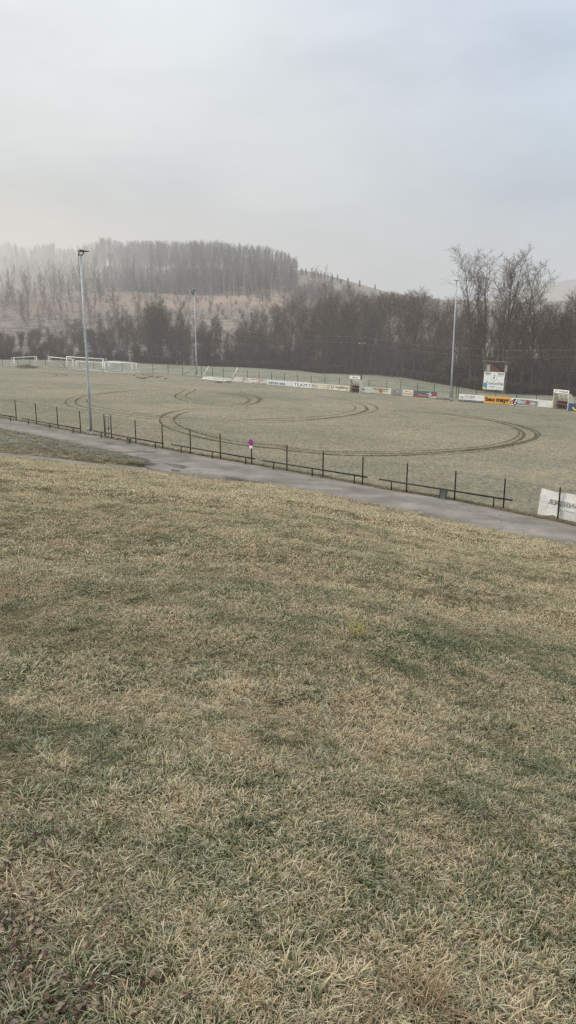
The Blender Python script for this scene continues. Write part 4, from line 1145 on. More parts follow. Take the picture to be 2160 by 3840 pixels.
goal((55, 1383), (138.5, 1377), (55, 1341), 'small white goal in front of the dirt heap, leftmost goal', .07, .4, .6, 1, .0008, base=False)
goal((185.5, 1375), (275, 1385.5), (185, 1338), 'white goal partly behind the largest goal, second from left', .07, .4, .7, 1, .0008, base=False)
goal((252, 1387), (387.5, 1397), (251.5, 1337.5), 'largest white goal standing behind the nearest floodlight mast', .08, 1.0, 1.9, 1, .004)
goal((288, 1384), (385, 1392.5), (288, 1353), 'low white goal behind the largest goal', .06, .6, 1.3, 1, .0012)
goal((409, 1391), (511.5, 1397.5), (412, 1356), 'white training goal behind the netted goal, right of the group', .07, .6, 1.3, 1, .007)
goal((393.5, 1398.5), (495.5, 1402.5), (391.5, 1358), 'front white training goal with full net, right of the largest goal', .07, .6, 1.3, 1, .012)

# tipped goal
A = on_pitch(757, 1421); B = on_pitch(865, 1433); L = (B - A).length
o = thing('football_goal', 'tipped over white goal with slanted posts, net spread on the ground', 'goal', frame(A, B), 'goals on the frosted pitch')
for x, t_px in ((0, (781, 1371)), (L, (886, 1377.5))):
    hh = height_at(A if x == 0 else B, *t_px)
    ddx = (t_px[0] - (757 if x == 0 else 865)) / 2850 * A.y
    part('post', MB().tube([(x, 0, 0), (x + ddx + .25, .4, hh)], .065, 10), M['white_metal'], o, True)
part('crossbar', MB().tube([(-.1, 0, .07), (L + .1, 0, .07)], .06, 10), M['white_metal'], o, True)
part('base_frame', MB().tube([(0, 0, .1), (-.9, 2.4, .12), (L - .8, 2.6, .12), (L, 0, .1)], .05, 8), M['white_metal'], o)
nb = MB(); net_panel(nb, (0, .1, .1), (L, .1, .1), (L - .8, 2.6, .35), (-.9, 2.4, .35), 46, 16, .0045); net_panel(nb, (0, .05, .06), (L * .35, .05, .06), (L * .3, .5, .5), (.2, .5, .45), 16, 5, .007)
net_panel(nb, (0, 0, .08), (L, 0, .08), (L - .2, .8, .22), (-.3, .8, .25), 40, 8, .006)
part('net', nb, M['net'], o)

# ------------------------------------------------------------------ dirt heap and molehills
def lump(name, px, py, w, d_, h, label, cat_, group=None, m='soil', seed=0):
    c_ = on_pitch(px, py); o = thing(name, label, cat_, c_, group) if False else None
    mb = MB(); n, k_ = 22, 7; mb.v.append((0, 0, h))
    for r_ in range(1, k_ + 1):
        for j in range(n):
            a = 2 * math.pi * j / n; f = r_ / k_
            rad = f * (1 + .5 * float(vn(math.cos(a) * 1.5 + seed * 7, math.sin(a) * 1.5 + seed)))
            z = h * max(0, (1 - f ** 1.6)) * (1 + .9 * float(vn(f * 5 * math.cos(a) + seed, f * 5 * math.sin(a) + seed * 3))) - (.05 if r_ == k_ else 0)
            mb.v.append((math.cos(a) * rad * w / 2, math.sin(a) * rad * d_ / 2, z))
    for j in range(n): mb.f.append((0, 1 + j, 1 + (j + 1) % n))
    for r_ in range(k_ - 1):
        for j in range(n): mb.f.append((1 + r_ * n + j, 1 + (r_ + 1) * n + j, 1 + (r_ + 1) * n + (j + 1) % n, 1 + r_ * n + (j + 1) % n))
    o = link(name, mb.mesh(name, M[m], True)); o.location = c_; return tag(o, label, cat_, group)


lump('dirt_heap', 98, 1378, 5.0, 2.6, .5, 'long brown heap of dirt and turf behind the leftmost goal', 'dirt heap', seed=3)
MOLE = [(517, 1415.5, .9, 'molehill'), (534, 1420, 1.2, 0), (547, 1416.5, 1.0, 0), (554, 1406.5, .8, 0), (537, 1405.5, .8, 0), (569, 1413, 1.0, 0), (589, 1415.5, 1.1, 0), (604, 1411.5, .8, 0), (621, 1420.5, .9, 0), (571, 1405.5, .7, 0),
        (561, 1411.5, .8, 0), (502, 1407, .7, 0), (82, 1381.5, .8, 0), (100, 1381.5, 1.0, 0), (122, 1381, .9, 0), (1672, 1498, 1.2, 0), (1694, 1504, .8, 0), (1655, 1497, .8, 0), (1640, 1496, .8, 0), (855, 1434, 1.4, 0), (820, 1435, 1.4, 0), (380, 1391, .8, 0)]
for k, (x, y, s_, _) in enumerate(MOLE):
    where = 'right of the goals' if 500 < x < 640 else ('by the leftmost goal' if x < 200 else ('near the scoreboard mast' if x > 1600 else ('beside the tipped goal' if x > 700 else 'under the largest goal')))
    if x < 200: lab = 'dark clod of earth on the turf in front of the leftmost goal'
    elif where == 'right of the goals': lab = 'dark molehill in the cluster right of the training goals'
    elif x > 1600: lab = 'dark clod of earth at the foot of the right hand floodlight mast'
    elif x > 700: lab = 'dark scuffed earth in front of the tipped goal'
    else: lab = 'lone dark molehill under the largest goal'
    lump('molehill', x, y, 1.0 * s_, 1.5 * s_, .14 * s_, lab, 'molehill', 'dark earth mounds ' + where, seed=k + 5)

# ------------------------------------------------------------------ far fence
def far_fence(pxs, label, h, gate=None):
    P0 = on_pitch(*pxs[0][:2]); f = thing('boundary_fence', label, 'fence', P0)
    pts = [on_pitch(x, y) for x, y in pxs]
    for p in pts:
        q = p - P0; part('post', MB().tube([q + Vector((0, 0, -.1)), q + Vector((0, 0, h))], .045, 7), M['post_dark'], f)
    for a, b in zip(pts, pts[1:]):
        part('wire_mesh', wire_mesh(a - P0, b - P0, h - .05, h - .05, .14, .0022), M['wire'], f)
    return f, P0


lin = lambda x: float(np.interp(x, [p[0] for p in BACK_PX], [p[1] for p in BACK_PX])) - 1.5
f, P0 = far_fence([(x, lin(x)) for x in (-120, -50, 10, 68, 113, 171, 242, 300, 352, 400, 460, 517, 574, 631, 686)], 'thin dark wire fence behind the goals on the left', 1.9)
for x0, x1 in ((686, 735), (245, 215)):
    a = on_pitch(x0, lin(x0)) - P0; b = on_pitch(x1, lin(x1)) - P0
    part('brace', MB().tube([a + Vector((0, 0, .1)), b + Vector((0, 0, 1.7))], .035, 6), M['post_dark'], f)
f, P0 = far_fence([(x, lin(x)) for x in (755, 797, 838, 882, 928, 972, 1018, 1066, 1116, 1167, 1218, 1272)], 'dark wire fence behind the left hand advertising boards', 1.9)
a = on_pitch(757, lin(757)) - P0; b = on_pitch(790, lin(790)) - P0
part('brace', MB().tube([a + Vector((0, 0, 1.8)), b + Vector((0, 0, .15))], .035, 6), M['post_dark'], f)
far_fence([(x, lin(x) - 2) for x in (1383, 1449, 1502, 1565, 1628)], 'dark wire fence behind the middle advertising boards', 1.9)
far_fence([(x, lin(x) - 3) for x in (1697, 1710, 1718, 1784, 1858, 1935, 2010, 2090, 2180)], 'dark wire fence behind the right hand boards and scoreboard tower', 1.9)

# ------------------------------------------------------------------ utility poles and cables
def upole(base, h, label):
    o = thing('utility_pole', label, 'utility pole', base, 'wooden utility poles')
    part('pole', MB().tube([(0, 0, -.3), (0, 0, h)], [.14, .09], 10), M['bark'], o, True)
    part('crossarm', MB().box(-.55, .55, -.05, .05, h - 1.25, h - 1.13), M['wood_old'], o)
    for x in (-.45, .45): part('insulator', MB().tube([(x, 0, h - 1.13), (x, 0, h - .98)], .05, 8), M['cream'], o)
    return o


pb = on_pitch(1354, 1446); ph = height_at(pb, 1356, 1262); upole(pb, ph, 'slim wooden utility pole rising behind the guests dugout')
pa_ = on_pitch(526, 1352); pa_ = Vector((pa_.x, pa_.y, terrain_z(pa_.x, pa_.y))); pha = height_at(pa_, 524, 1187); upole(pa_, pha, 'slim wooden utility pole in front of the dark trees at left')
Rt = at_depth(2320, 1306, 95); Rt2 = at_depth(2320, 1334, 95); Lt = at_depth(-150, 1232, 190); Lt2 = at_depth(-150, 1250, 190)
for k, (l_, r_, dz) in enumerate(((Lt, Rt, -.05), (Lt2, Rt2, -1.1))):
    a = pa_ + Vector((0, 0, pha + dz)); b = pb + Vector((0, 0, ph + dz))
    mb = MB()
    for p, q in ((l_, a), (a, b), (b, r_)):
        pts = [p.lerp(q, i / 16) + Vector((0, 0, -1.0 * (1 - (2 * i / 16 - 1) ** 2))) for i in range(17)]
        mb.tube(pts, .008, 5)
    o = link('power_cable', mb.mesh('power_cable', M['cable'])); tag(o, ('upper' if k == 0 else 'lower') + ' thin pale power cable strung across the dark trees', 'cable', 'power cables')


# ------------------------------------------------------------------ trees
def rand_unit(rng): return Vector((rng.gauss(0, 1), rng.gauss(0, 1), rng.gauss(0, 1))).normalized()


def limbpath(rng, p, d, length, n, wob, up):
    pts = [p.copy()]; d = d.normalized()
    for _ in range(n):
        d = (d + rand_unit(rng) * wob + Vector((0, 0, up))).normalized(); p = p + d * (length / n); pts.append(p.copy())
    return pts


def along(pts, f):
    k = min(int(f * (len(pts) - 1)), len(pts) - 2); a = f * (len(pts) - 1) - k
    return pts[k].lerp(pts[k + 1], a), (pts[k + 1] - pts[k]).normalized()


def branch_dir(rng, d, ang):
    s_ = d.orthogonal().normalized(); s_.rotate(Matrix.Rotation(rng.random() * 6.283, 3, d))
    return (d * math.cos(ang) + s_ * math.sin(ang)).normalized()


def bare_tree(seed, H, r0, stems=1, n1=16, n2=7, n3=8, cs=.3, l1=.32, a1=50, up1=.12, a2=45, l2=.45, l3=.4, twig=.012, lean=.04, round_=.5, wob=.06, up2=.05):
    rng = random.Random(seed); trunk = MB(); crown = MB()
    for st in range(stems):
        d0 = Vector((0, 0, 1)) if stems == 1 else branch_dir(rng, Vector((0, 0, 1)), R(6 + 10 * rng.random()))
        hh = H * (1 if st == 0 else .75 + .25 * rng.random())
        tp_ = limbpath(rng, Vector((rng.uniform(-.2, .2) * (stems > 1), rng.uniform(-.2, .2) * (stems > 1), -.15)), d0, hh, 10, wob * .6 + lean, .06)
        rr_ = [r0 * (1 - .93 * (i / 10) ** .9) for i in range(11)]
        trunk.tube(tp_, rr_, 7)
        for b in range(n1):
            f = cs + (1 - cs) * ((b + rng.random()) / n1) * .98
            p, d = along(tp_, f)
            g_ = (f - cs) / (1 - cs)
            L_ = hh * l1 * ((1 - g_) ** .6 * (1 - round_) + round_ * math.sin(math.pi * min(1, .25 + g_ * .6))) * rng.uniform(.7, 1.2) + hh * .05
            bd = branch_dir(rng, d, R(a1 * rng.uniform(.7, 1.25) * (1 - .4 * g_)))
            bp1 = limbpath(rng, p, bd, L_, 5, wob * 2.2, up1)
            rb = r0 * (1 - .9 * f) * .5 + .012
            crown.tube(bp1, [rb * (1 - .85 * i / 5) for i in range(6)], 4, False)
            for c_ in range(n2):
                f2 = .22 + .78 * (c_ + rng.random()) / n2
                p2, d2 = along(bp1, min(f2, .999))
                L2_ = L_ * l2 * rng.uniform(.6, 1.2) * (1.1 - .5 * f2) + .2
                bp2 = limbpath(rng, p2, branch_dir(rng, d2, R(a2 * rng.uniform(.6, 1.3))), L2_, 3, wob * 2.5, up2)
                crown.tube(bp2, [max(twig * 1.5, rb * .35) * (1 - .7 * i / 3) for i in range(4)], 3, False)
                for e in range(n3):
                    p3, d3 = along(bp2, min(.15 + .85 * (e + rng.random()) / n3, .999))
                    L3_ = L2_ * l3 * rng.uniform(.6, 1.3) + .15
                    q = limbpath(rng, p3, branch_dir(rng, d3, R(a2 * rng.uniform(.5, 1.4))), L3_, 2, .22, up2)
                    sd = rand_unit(rng)
                    for x, y, wa, wb in ((q[0], q[1], twig, twig * .75), (q[1], q[2], twig * .75, twig * .3)):
                        dd = (y - x).normalized(); s_ = (sd - dd * sd.dot(dd)).normalized(); crown.ribbon(x, y, wa, wb, s_)
    return trunk, crown


def make_kind(name, label, cat_, builds, mt, mc):
    """list of roots (kept out of the scene until placed); each has trunk and crown meshes"""
    out = []
    for (tr, cr, H) in builds:
        H = max(max(v[2] for v in cr.v), max(v[2] for v in tr.v))
        out.append((tr.mesh('trunk', mt, True), cr.mesh('crown', mc), H))
    return out


def place(kind, name, label, cat_, group, loc, rotz, h, wide=1.0):
    tm, cm, H = kind; s_ = h / H
    o = bpy.data.objects.new(name, None); col.objects.link(o); o.location = loc; o.rotation_euler = (0, 0, rotz); o.scale = (s_ * wide, s_ * wide, s_)
    tag(o, label, cat_, group); link('trunk', tm, o); link('crown', cm, o)
    return o


rv = random.Random(5)
K_bank = make_kind('', '', '', [(*bare_tree(100 + k, 13, .16, stems=[1, 2, 1, 3, 1, 2][k], n1=[22, 12, 20, 9, 24, 12][k], n2=8, n3=9, cs=[.36, .3, .42, .25, .34, .4][k], l1=[.30, .26, .34, .25, .24, .28][k], a1=48, up1=.10, twig=.013, wob=.07), 13) for k in range(6)], M['bark'], M['twig'])
K_bank2 = make_kind('', '', '', [(*bare_tree(140 + k, 13, .15, stems=[1, 2][k], n1=[24, 13][k], n2=8, n3=9, cs=[.35, .3][k], l1=.3, a1=50, up1=.12, twig=.013, wob=.07), 13) for k in range(2)], M['bark'], M['twig_warm'])
K_tall = make_kind('', '', '', [(*bare_tree(203 + k, 23, .26, stems=[1, 2, 1, 2][k], n1=[20, 12, 24, 13][k], n2=9, n3=10, cs=[.38, .40, .3, .4][k], l1=[.26, .23, .20, .22][k], a1=[42, 38, 36, 40][k], up1=.16, twig=.015, wob=.08, l2=.42, up2=.06, round_=.75), 23) for k in range(4)], M['bark'], M['twig'])
K_birch = make_kind('', '', '', [(*bare_tree(300 + k, 10, .085, stems=[1, 1, 2, 1][k], n1=15, n2=5, n3=5, cs=.3, l1=.15, a1=34, up1=.12, twig=.012, wob=.05, round_=.35), 10) for k in range(4)], M['bark_birch'], M['twig_birch'])
K_wood = make_kind('', '', '', [(*bare_tree(400 + k, 18, .15, n1=24, n2=6, n3=6, cs=.40, l1=.16, a1=30, up1=.22, twig=.014, wob=.06, round_=.9), 18) for k in range(5)], M['bark_far'], M['bark_far'])
K_bush = make_kind('', '', '', [(*bare_tree(500 + k, 3, .03, stems=7, n1=6, n2=4, n3=4, cs=.12, l1=.3, a1=40, up1=.15, twig=.010, wob=.1), 3) for k in range(3)], M['bark'], M['twig'])


def spruce(seed, H):
    rng = random.Random(seed); tr = MB().tube([(0, 0, -.2), (0, 0, H * .97)], [H * .014, .02], 7); cr = MB()
    n = int(H * 4.2)
    for k in range(n):
        f = (k + rng.random()) / n; z = H * (.07 + .92 * f); L_ = H * .17 * (1 - f) ** .8 * rng.uniform(.75, 1.15) + .12
        for j in range(7):
            a = rng.random() * 6.283; d = Vector((math.cos(a), math.sin(a), 0)); sd = Vector((-d.y, d.x, 0))
            p = Vector((0, 0, z))
            for s_ in range(4):
                q0 = p + d * L_ * s_ / 4 + Vector((0, 0, -.30 * L_ * s_ / 4)); q1 = p + d * L_ * (s_ + 1.15) / 4 + Vector((0, 0, -.34 * L_ * (s_ + 1) / 4 - .04))
                w_ = L_ * .20 * (1 - s_ / 5) * rng.uniform(.6, 1.2)
                cr.tri(q0 - sd * w_, q0 + sd * w_, q1 + Vector((0, 0, rng.uniform(-.15, .05))))
                cr.tri(q0 + sd * w_ * .3, q1, q0 + Vector((0, 0, -.32 * L_ ** .5 * .5)))
    return tr, cr, H


def column(seed, H):
    rng = random.Random(seed); tr = MB().tube([(0, 0, -.2), (0, 0, H * .95)], [.07, .02], 6); cr = MB()
    for k in range(900):
        f = rng.random(); rad = H * .11 * (math.sin(math.pi * min(.98, f * .85 + .12)) ** .6) * math.sqrt(rng.random()) * rng.uniform(.8, 1.12); a = rng.random() * 6.283
        p = Vector((math.cos(a) * rad, math.sin(a) * rad, H * (.03 + .97 * f))); d = (rand_unit(rng) * .5 + Vector((math.cos(a) * .4, math.sin(a) * .4, 1))).normalized(); s_ = d.orthogonal().normalized()
        cr.tri(p - s_ * .05, p + s_ * .05, p + d * H * .085)
    return tr, cr, H


K_spruce = make_kind('', '', '', [spruce(600 + k, 14) for k in range(4)], M['bark_far'], M['needle'])
K_thuja = make_kind('', '', '', [column(700 + k, 3.4) for k in range(3)], M['bark_far'], M['thuja'])


def x_at(px, y): return ucol(px) * y


# stream side trees: crown tops by column
TOPS = [(-300, 1240), (0, 1250), (110, 1215), (190, 1168), (300, 1185), (437, 1140), (505, 1165), (560, 1118), (600, 1112), (650, 1140), (720, 1170), (850, 1168), (960, 1150), (1010, 1112), (1060, 1125), (1150, 1085), (1250, 1080), (1330, 1096), (1420, 1066), (1500, 1060), (1580, 1060), (1650, 1088), (1760, 1120), (1900, 1125), (2000, 1115), (2080, 1098), (2150, 1085), (2300, 1080), (2700, 1070)]
tpx, tpy = zip(*TOPS)


def bank_label(px):
    if px < 420: return 'bare brown tree in the thin belt along the stream behind the goals', 'bare trees along the stream behind the goals'
    if px < 900: return 'bare dark tree in the belt behind the tipped goal and left boards', 'bare trees behind the tipped goal'
    if px < 1650: return 'bare brown tree in the dense belt behind the middle advertising boards', 'bare trees behind the middle boards'
    return 'bare brown tree in the dense belt around the scoreboard tower', 'bare trees around the scoreboard tower'


for k in range(230):
    px = rv.uniform(-260, 2420)
    if px < 420 and rv.random() < .45: continue
    u = ucol(px); yt = float(np.interp(u, tree_u, tree_y)); y = yt + 1.5 + (rv.random() ** 1.3) * (30 if px < 1500 else 34)
    x = u * y; z = terrain_z(x, y)
    top = float(np.interp(px, tpx, tpy)) + rv.random() ** 1.5 * 85 + (4 if rv.random() < .5 else 0)
    h = at_depth(px, top, y).z - z
    if h < 4: continue
    lab, grp = bank_label(px)
    kd = rv.choice(K_bank if rv.random() < .62 else K_bank2)
    place(kd, 'bare_tree', lab, 'tree', grp, (x, y, z - .1), rv.random() * 6.28, h, rv.uniform(.75, 1.1))

# single big trees
for (px, top, y, kd, wd, lab) in [(1462, 1082, 134, K_bank[0], 1.3, 'broad bare tree left of the right hand mast, above the pale gap'), (1512, 1078, 130, K_bank2[0], 1.3, 'broad warm brown bare tree behind the slate grey board'), (1562, 1080, 133, K_bank[2], 1.2, 'bare tree with upright crown just left of the right hand mast'),
                                  (1778, 905, 121, K_tall[0], 1.15, 'tall bare tree with wide forked crown right behind the right hand mast'), (1836, 897, 124, K_tall[1], 1.35, 'tallest bare tree with twin stems left of the scoreboard tower'),
                                  (1918, 930, 123, K_tall[2], 1.5, 'tall dense bare tree directly behind the scoreboard tower'), (1968, 963, 126, K_tall[3], 1.25, 'tall bare tree right of the scoreboard tower, rounded crown'),
                                  (2010, 1003, 120, K_tall[0], .9, 'slanting tall bare tree, rightmost of the tall group'), (1790, 1000, 128, K_tall[2], .8, 'slender bare tree between the two tallest crowns'), (1880, 985, 130, K_tall[3], .8, 'slender bare tree filling the gap beside the tallest tree'),
                                  (590, 1112, 172, K_bank[4], 1.5, 'broad dark bare tree with rounded crown right of the left utility pole'), (1215, 1036, 205, K_tall[0], 1.25, 'large spreading bare tree on the slope below the ridge field'),
                                  (1320, 1050, 210, K_tall[2], 1.2, 'bare tree with dense crown below the end of the ridge field'), (1085, 1075, 200, K_tall[1], 1.2, 'bare spreading tree at the right end of the misty wood'), (2112, 1090, 122, K_bank2[0], 1.0, 'dark dense tree rising near the right picture edge'),
                                  (2150, 1060, 124, K_tall[3], .9, 'tall bare tree cut by the right picture edge')]:
    u = ucol(px); y = max(y, float(np.interp(u, tree_u, tree_y)) + 2.5); x = u * y; z = terrain_z(x, y); h = at_depth(px, top, y).z - z
    place(kd, 'bare_tree', lab, 'tree', None, (x, y, z - .15), rv.random() * 6.28, h, wd)

# birches on the frosty slope
for k in range(295):
    px = rv.uniform(-120, 800) if k < 235 else rv.uniform(700, 1250)
    y = rv.uniform(205, 335) if k < 235 else rv.uniform(235, 330)
    if px > 480 and k < 235 and rv.random() < .3: continue
    x = x_at(px, y); z = terrain_z(x, y)
    lab, grp = ('slender young birch on the frosty slope left of the nearest mast', 'young birches on the left slope') if px < 330 else (('slender pale birch on the slope between the two left masts', 'young birches between the left masts') if px < 740 else ('pale birch at the edge of the misty wood above the boards', 'pale birches below the misty wood'))
    place(rv.choice(K_birch), 'birch_tree', lab, 'tree', grp, (x, y, z - .1), rv.random() * 6.28, rv.uniform(7.5, 13.5), rv.uniform(.6, 1.05))

# hilltop wood
WT = [(-300, 950), (-100, 935), (0, 925), (50, 902), (110, 925), (209, 908), (245, 930), (290, 930), (335, 915), (370, 895), (412, 882), (450, 905), (560, 897), (700, 903), (780, 899), (880, 908), (1000, 922), (1080, 948), (1110, 975), (1122, 995)]
wx, wy = zip(*WT)
for k in range(298):
    px = rv.uniform(-120, 1114); y = rv.uniform(343, 420)
    if k < 150: y = rv.uniform(380, 412)
    x = x_at(px, y); z = terrain_z(x, y)
    top = float(np.interp(px, wx, wy)) + rv.random() ** 2 * 75 - 6
    h = at_depth(px, top, y).z - z
    if h < 5: continue
    lab, grp = ('tall thin bare tree fading into fog on the left hilltop', 'foggy bare trees on the left hilltop') if px < 400 else ('tall thin bare tree with upright branches in the misty hilltop wood', 'bare trees of the misty hilltop wood')
    place(rv.choice(K_wood), 'woodland_tree', lab, 'tree', grp, (x, y, z - .1), rv.random() * 6.28, h, rv.uniform(.85, 1.2))
for k in range(62):
    px = rv.uniform(300, 1105) if k < 60 else rv.uniform(200, 300); y = rv.uniform(332, 362)
    x = x_at(px, y); z = terrain_z(x, y); top = rv.uniform(975, 1035) + (10 if px > 800 else 0)
    h = at_depth(px, top, y).z - z
    place(rv.choice(K_spruce), 'spruce_tree', 'dark blue green spruce in the lower edge of the misty hilltop wood', 'tree', 'spruces in the misty hilltop wood', (x, y, z - .1), rv.random() * 6.28, max(6, min(h, 17)), rv.uniform(.9, 1.3))

# cypress row on the ridge
TH = [(865, 366), (877, 366), (900, 370), (940, 378), (968, 382), (990, 388), (1014, 394), (1040, 397), (1066, 401), (1099, 408), (1138, 418), (1217, 444), (1305, 462), (1421, 486)]
names_ = ['first', 'second', 'third', 'fourth', 'fifth', 'sixth', 'seventh', 'eighth', 'ninth', 'tenth', 'eleventh', 'twelfth', 'thirteenth', 'last']
for k, (zx, zy) in enumerate(TH):
    px, py = 700 + zx / 2.0125, 850 + zy / 2.0125
    p = on_terrain(px, py, 300, 440)
    place(K_thuja[k % 3], 'cypress_tree', 'narrow dark columnar conifer, ' + names_[k] + ' from the left in the ridge row', 'tree', 'columnar conifers in a row on the ridge', (p.x, p.y, p.z - .1), k * 1.3, [3.4, 3.0, 3.6, 4.2, 3.6, 3.6, 3.4, 3.4, 3.4, 3.2, 3.8, 3.8, 3.8, 3.4][k], 1.0)
p = on_terrain(1278, 1062, 300, 430)
place(K_thuja[1], 'round_bush', 'low dark round bush between the eleventh and twelfth ridge conifers', 'bush', None, (p.x, p.y, p.z - .1), 0, 2.0, 3.2)


# ------------------------------------------------------------------ instanced ground cover (stuff)
def scatter(name, label, variants, locs, rots, scls, idx):
    me = bpy.data.meshes.new(name); n = len(locs)
    me.vertices.add(n); me.vertices.foreach_set('co', np.asarray(locs, np.float32).ravel())
    a = me.attributes.new('rot', 'FLOAT_VECTOR', 'POINT'); a.data.foreach_set('vector', np.asarray(rots, np.float32).ravel())
    a = me.attributes.new('scl', 'FLOAT', 'POINT'); a.data.foreach_set('value', np.asarray(scls, np.float32))
    a = me.attributes.new('vid', 'INT', 'POINT'); a.data.foreach_set('value', np.asarray(idx, np.int32))
    c_ = bpy.data.collections.new(name + '_variants')
    for i, vm in enumerate(variants):
        c_.objects.link(bpy.data.objects.new(f'{name}_variant_{i:02d}', vm))
    ng = bpy.data.node_groups.new(name + '_scatter', 'GeometryNodeTree')
    ng.interface.new_socket('Geometry', in_out='INPUT', socket_type='NodeSocketGeometry'); ng.interface.new_socket('Geometry', in_out='OUTPUT', socket_type='NodeSocketGeometry')
    gi = ng.nodes.new('NodeGroupInput'); go = ng.nodes.new('NodeGroupOutput')
    ip = ng.nodes.new('GeometryNodeInstanceOnPoints'); ci = ng.nodes.new('GeometryNodeCollectionInfo')
    ci.inputs['Collection'].default_value = c_; ci.inputs['Separate Children'].default_value = True; ci.inputs['Reset Children'].default_value = True
    ip.inputs['Pick Instance'].default_value = True
    def na(nm, ty):
        x = ng.nodes.new('GeometryNodeInputNamedAttribute'); x.data_type = ty; x.inputs['Name'].default_value = nm; return x.outputs['Attribute']
    ng.links.new(gi.outputs[0], ip.inputs['Points']); ng.links.new(ci.outputs[0], ip.inputs['Instance'])
    ng.links.new(na('vid', 'INT'), ip.inputs['Instance Index']); ng.links.new(na('rot', 'FLOAT_VECTOR'), ip.inputs['Rotation']); ng.links.new(na('scl', 'FLOAT'), ip.inputs['Scale'])
    ng.links.new(ip.outputs[0], go.inputs[0])
    o = link(name, me); md = o.modifiers.new('scatter', 'NODES'); md.node_group = ng
    return tag(o, label, None, None, 'stuff')


def clump(seed, n, rad, hmin, hmax, wid, droop, m, segs=3, tangle=0.0, bias=0.0, hbase=0.0):
    rng = np.random.RandomState(seed); v = []; f = []; at_ = []
    for b in range(n):
        a = rng.rand() * 6.283; r_ = rad * math.sqrt(rng.rand()); p = np.array([math.cos(a) * r_, math.sin(a) * r_, -.01])
        L_ = rng.uniform(hmin, hmax); out = rng.rand() * 6.283 if rng.rand() < .55 else a
        od = np.array([math.cos(out), math.sin(out), 0]); sd = np.array([-od[1], od[0], 0]); th = rng.uniform(.05, .5 + tangle); dr = droop * rng.uniform(.3, 1.5)
        w_ = wid * rng.uniform(.6, 1.3); rv_ = rng.rand(); i0 = len(v)
        for s_ in range(segs + 1):
            t_ = s_ / segs; ang = th + dr * t_ ** 1.3
            if s_: p = p + (od * math.sin(ang) + np.array([0, 0, math.cos(ang)])) * L_ / segs
            if p[2] < .004 and s_: p[2] = .004 + .01 * rng.rand()
            ww = w_ * (1 - t_ ** 1.8 * .85)
            v.append(tuple(p - sd * ww)); v.append(tuple(p + sd * ww)); at_ += [(rv_, hbase + (1 - hbase) * t_, bias)] * 2  # hbase lifts the root value, easing the painted shade on far clumps
        for s_ in range(segs):
            k = i0 + s_ * 2; f.append((k, k + 1, k + 3, k + 2))
    me = bpy.data.meshes.new('grass_clump'); me.from_pydata(v, [], f); me.materials.append(m)
    x = me.attributes.new('blade', 'FLOAT_VECTOR', 'POINT'); x.data.foreach_set('vector', np.array(at_, np.float32).ravel()); me.update()
    return me


def sample_hill(n, ya, yb, umax=.56, wide=0):
    """n points inside the viewed wedge, plus `wide` more just outside it on both sides"""
    out = []
    while len(out) < n:
        k = n * 2; y = np.sqrt(rs.uniform(ya ** 2, yb ** 2, k)); u = rs.uniform(-umax, umax, k); ok = hill_t(u * y, y) < .992
        out += [(a, b) for a, b in zip((u * y)[ok], y[ok])]
    out = out[:n]; side = []
    while len(side) < wide:
        k = wide * 2; y = rs.uniform(ya if ya > 2 else -3.0, yb, k); x = np.sign(rs.rand(k) - .5) * (umax * np.maximum(y, 0) + rs.uniform(0, 5.5, k)); ok = (hill_t(x, y) < .992) & (np.abs(x) < 1.35 * (y + BACK))
        side += [(a, b) for a, b in zip(x[ok], y[ok])]
    xy = np.array(out + side[:wide]); z = hill_z(xy[:, 0], xy[:, 1])
    return np.column_stack([xy, z])


def scat_grass(name, label, m_key, bands, **kw):
    locs = []; rots = []; scl = []; vid = []; variants = []
    for bi, (cnt, ya, yb, cl, s0, s1) in enumerate(bands):
        base = len(variants)
        variants += [clump(900 + bi * 20 + j, *cl, M[m_key], 4 if bi < 2 else 3, [.5, .55, .75, .9][bi], [0, 0, 0, .05, -.05, .1, -.1][j] + [-.06, -.03, .03, .09][bi], [0, .05, .25, .45][bi]) for j in range(7)]
        L_ = sample_hill(cnt, ya, yb, .56, [27000, 11000, 9000, 9000][bi]); locs.append(L_); n = len(L_)
        tilt = .18
        rots.append(np.column_stack([rs.normal(0, tilt, n), rs.normal(0, tilt, n), rs.uniform(0, 6.283, n)]))
        # taller where the patch noise is high
        pv = vn(L_[:, 0] * 1.6, L_[:, 1] * 1.6) + .6 * vn(L_[:, 0] * 4.1 + 9, L_[:, 1] * 4.1)
        te = hill_t(L_[:, 0], L_[:, 1])
        scl.append(rs.uniform(s0, s1, n) * (1 + .8 * pv) * np.where(te > .93, .55, 1)); vid.append(base + rs.randint(0, 7, n))
    return scatter(name, label, variants, np.vstack(locs), np.vstack(rots), np.concatenate(scl), np.concatenate(vid))


scat_grass('grass', 'long frosted straw and green grass covering the foreground slope', 'grass', [
    (11500, 1.0, 4.2, (40, .065, .02, .066, .0014, 2.7), .6, 1.2),
    (14500, 4.2, 9.5, (40, .095, .022, .075, .0021, 2.5), .6, 1.2),
    (16000, 9.5, 22, (34, .15, .025, .08, .0043, 2.2), .6, 1.25),
    (15000, 22, 66, (34, .34, .02, .07, .0115, 1.7), .65, 1.25)])
# taller dark green and pale tufts standing out of the sward
tv = [clump(960 + j, 60, .055, .045, .105, .0022, 2.2, M['grass'], 4, .1, [-.30, -.24, -.34, .10, .14, -.18][j]) for j in range(6)]
L_ = np.vstack([sample_hill(1300, 1.0, 5, .56, 400), sample_hill(1900, 5, 16, .56, 300), sample_hill(1100, 16, 40, .56, 200)]); n = len(L_)
scatter('grass_tufts', 'taller dark green and pale straw tufts standing out of the slope', tv, L_, np.column_stack([rs.normal(0, .15, n), rs.normal(0, .15, n), rs.uniform(0, 6.28, n)]), rs.uniform(.55, 1.15, n), rs.randint(0, 6, n))

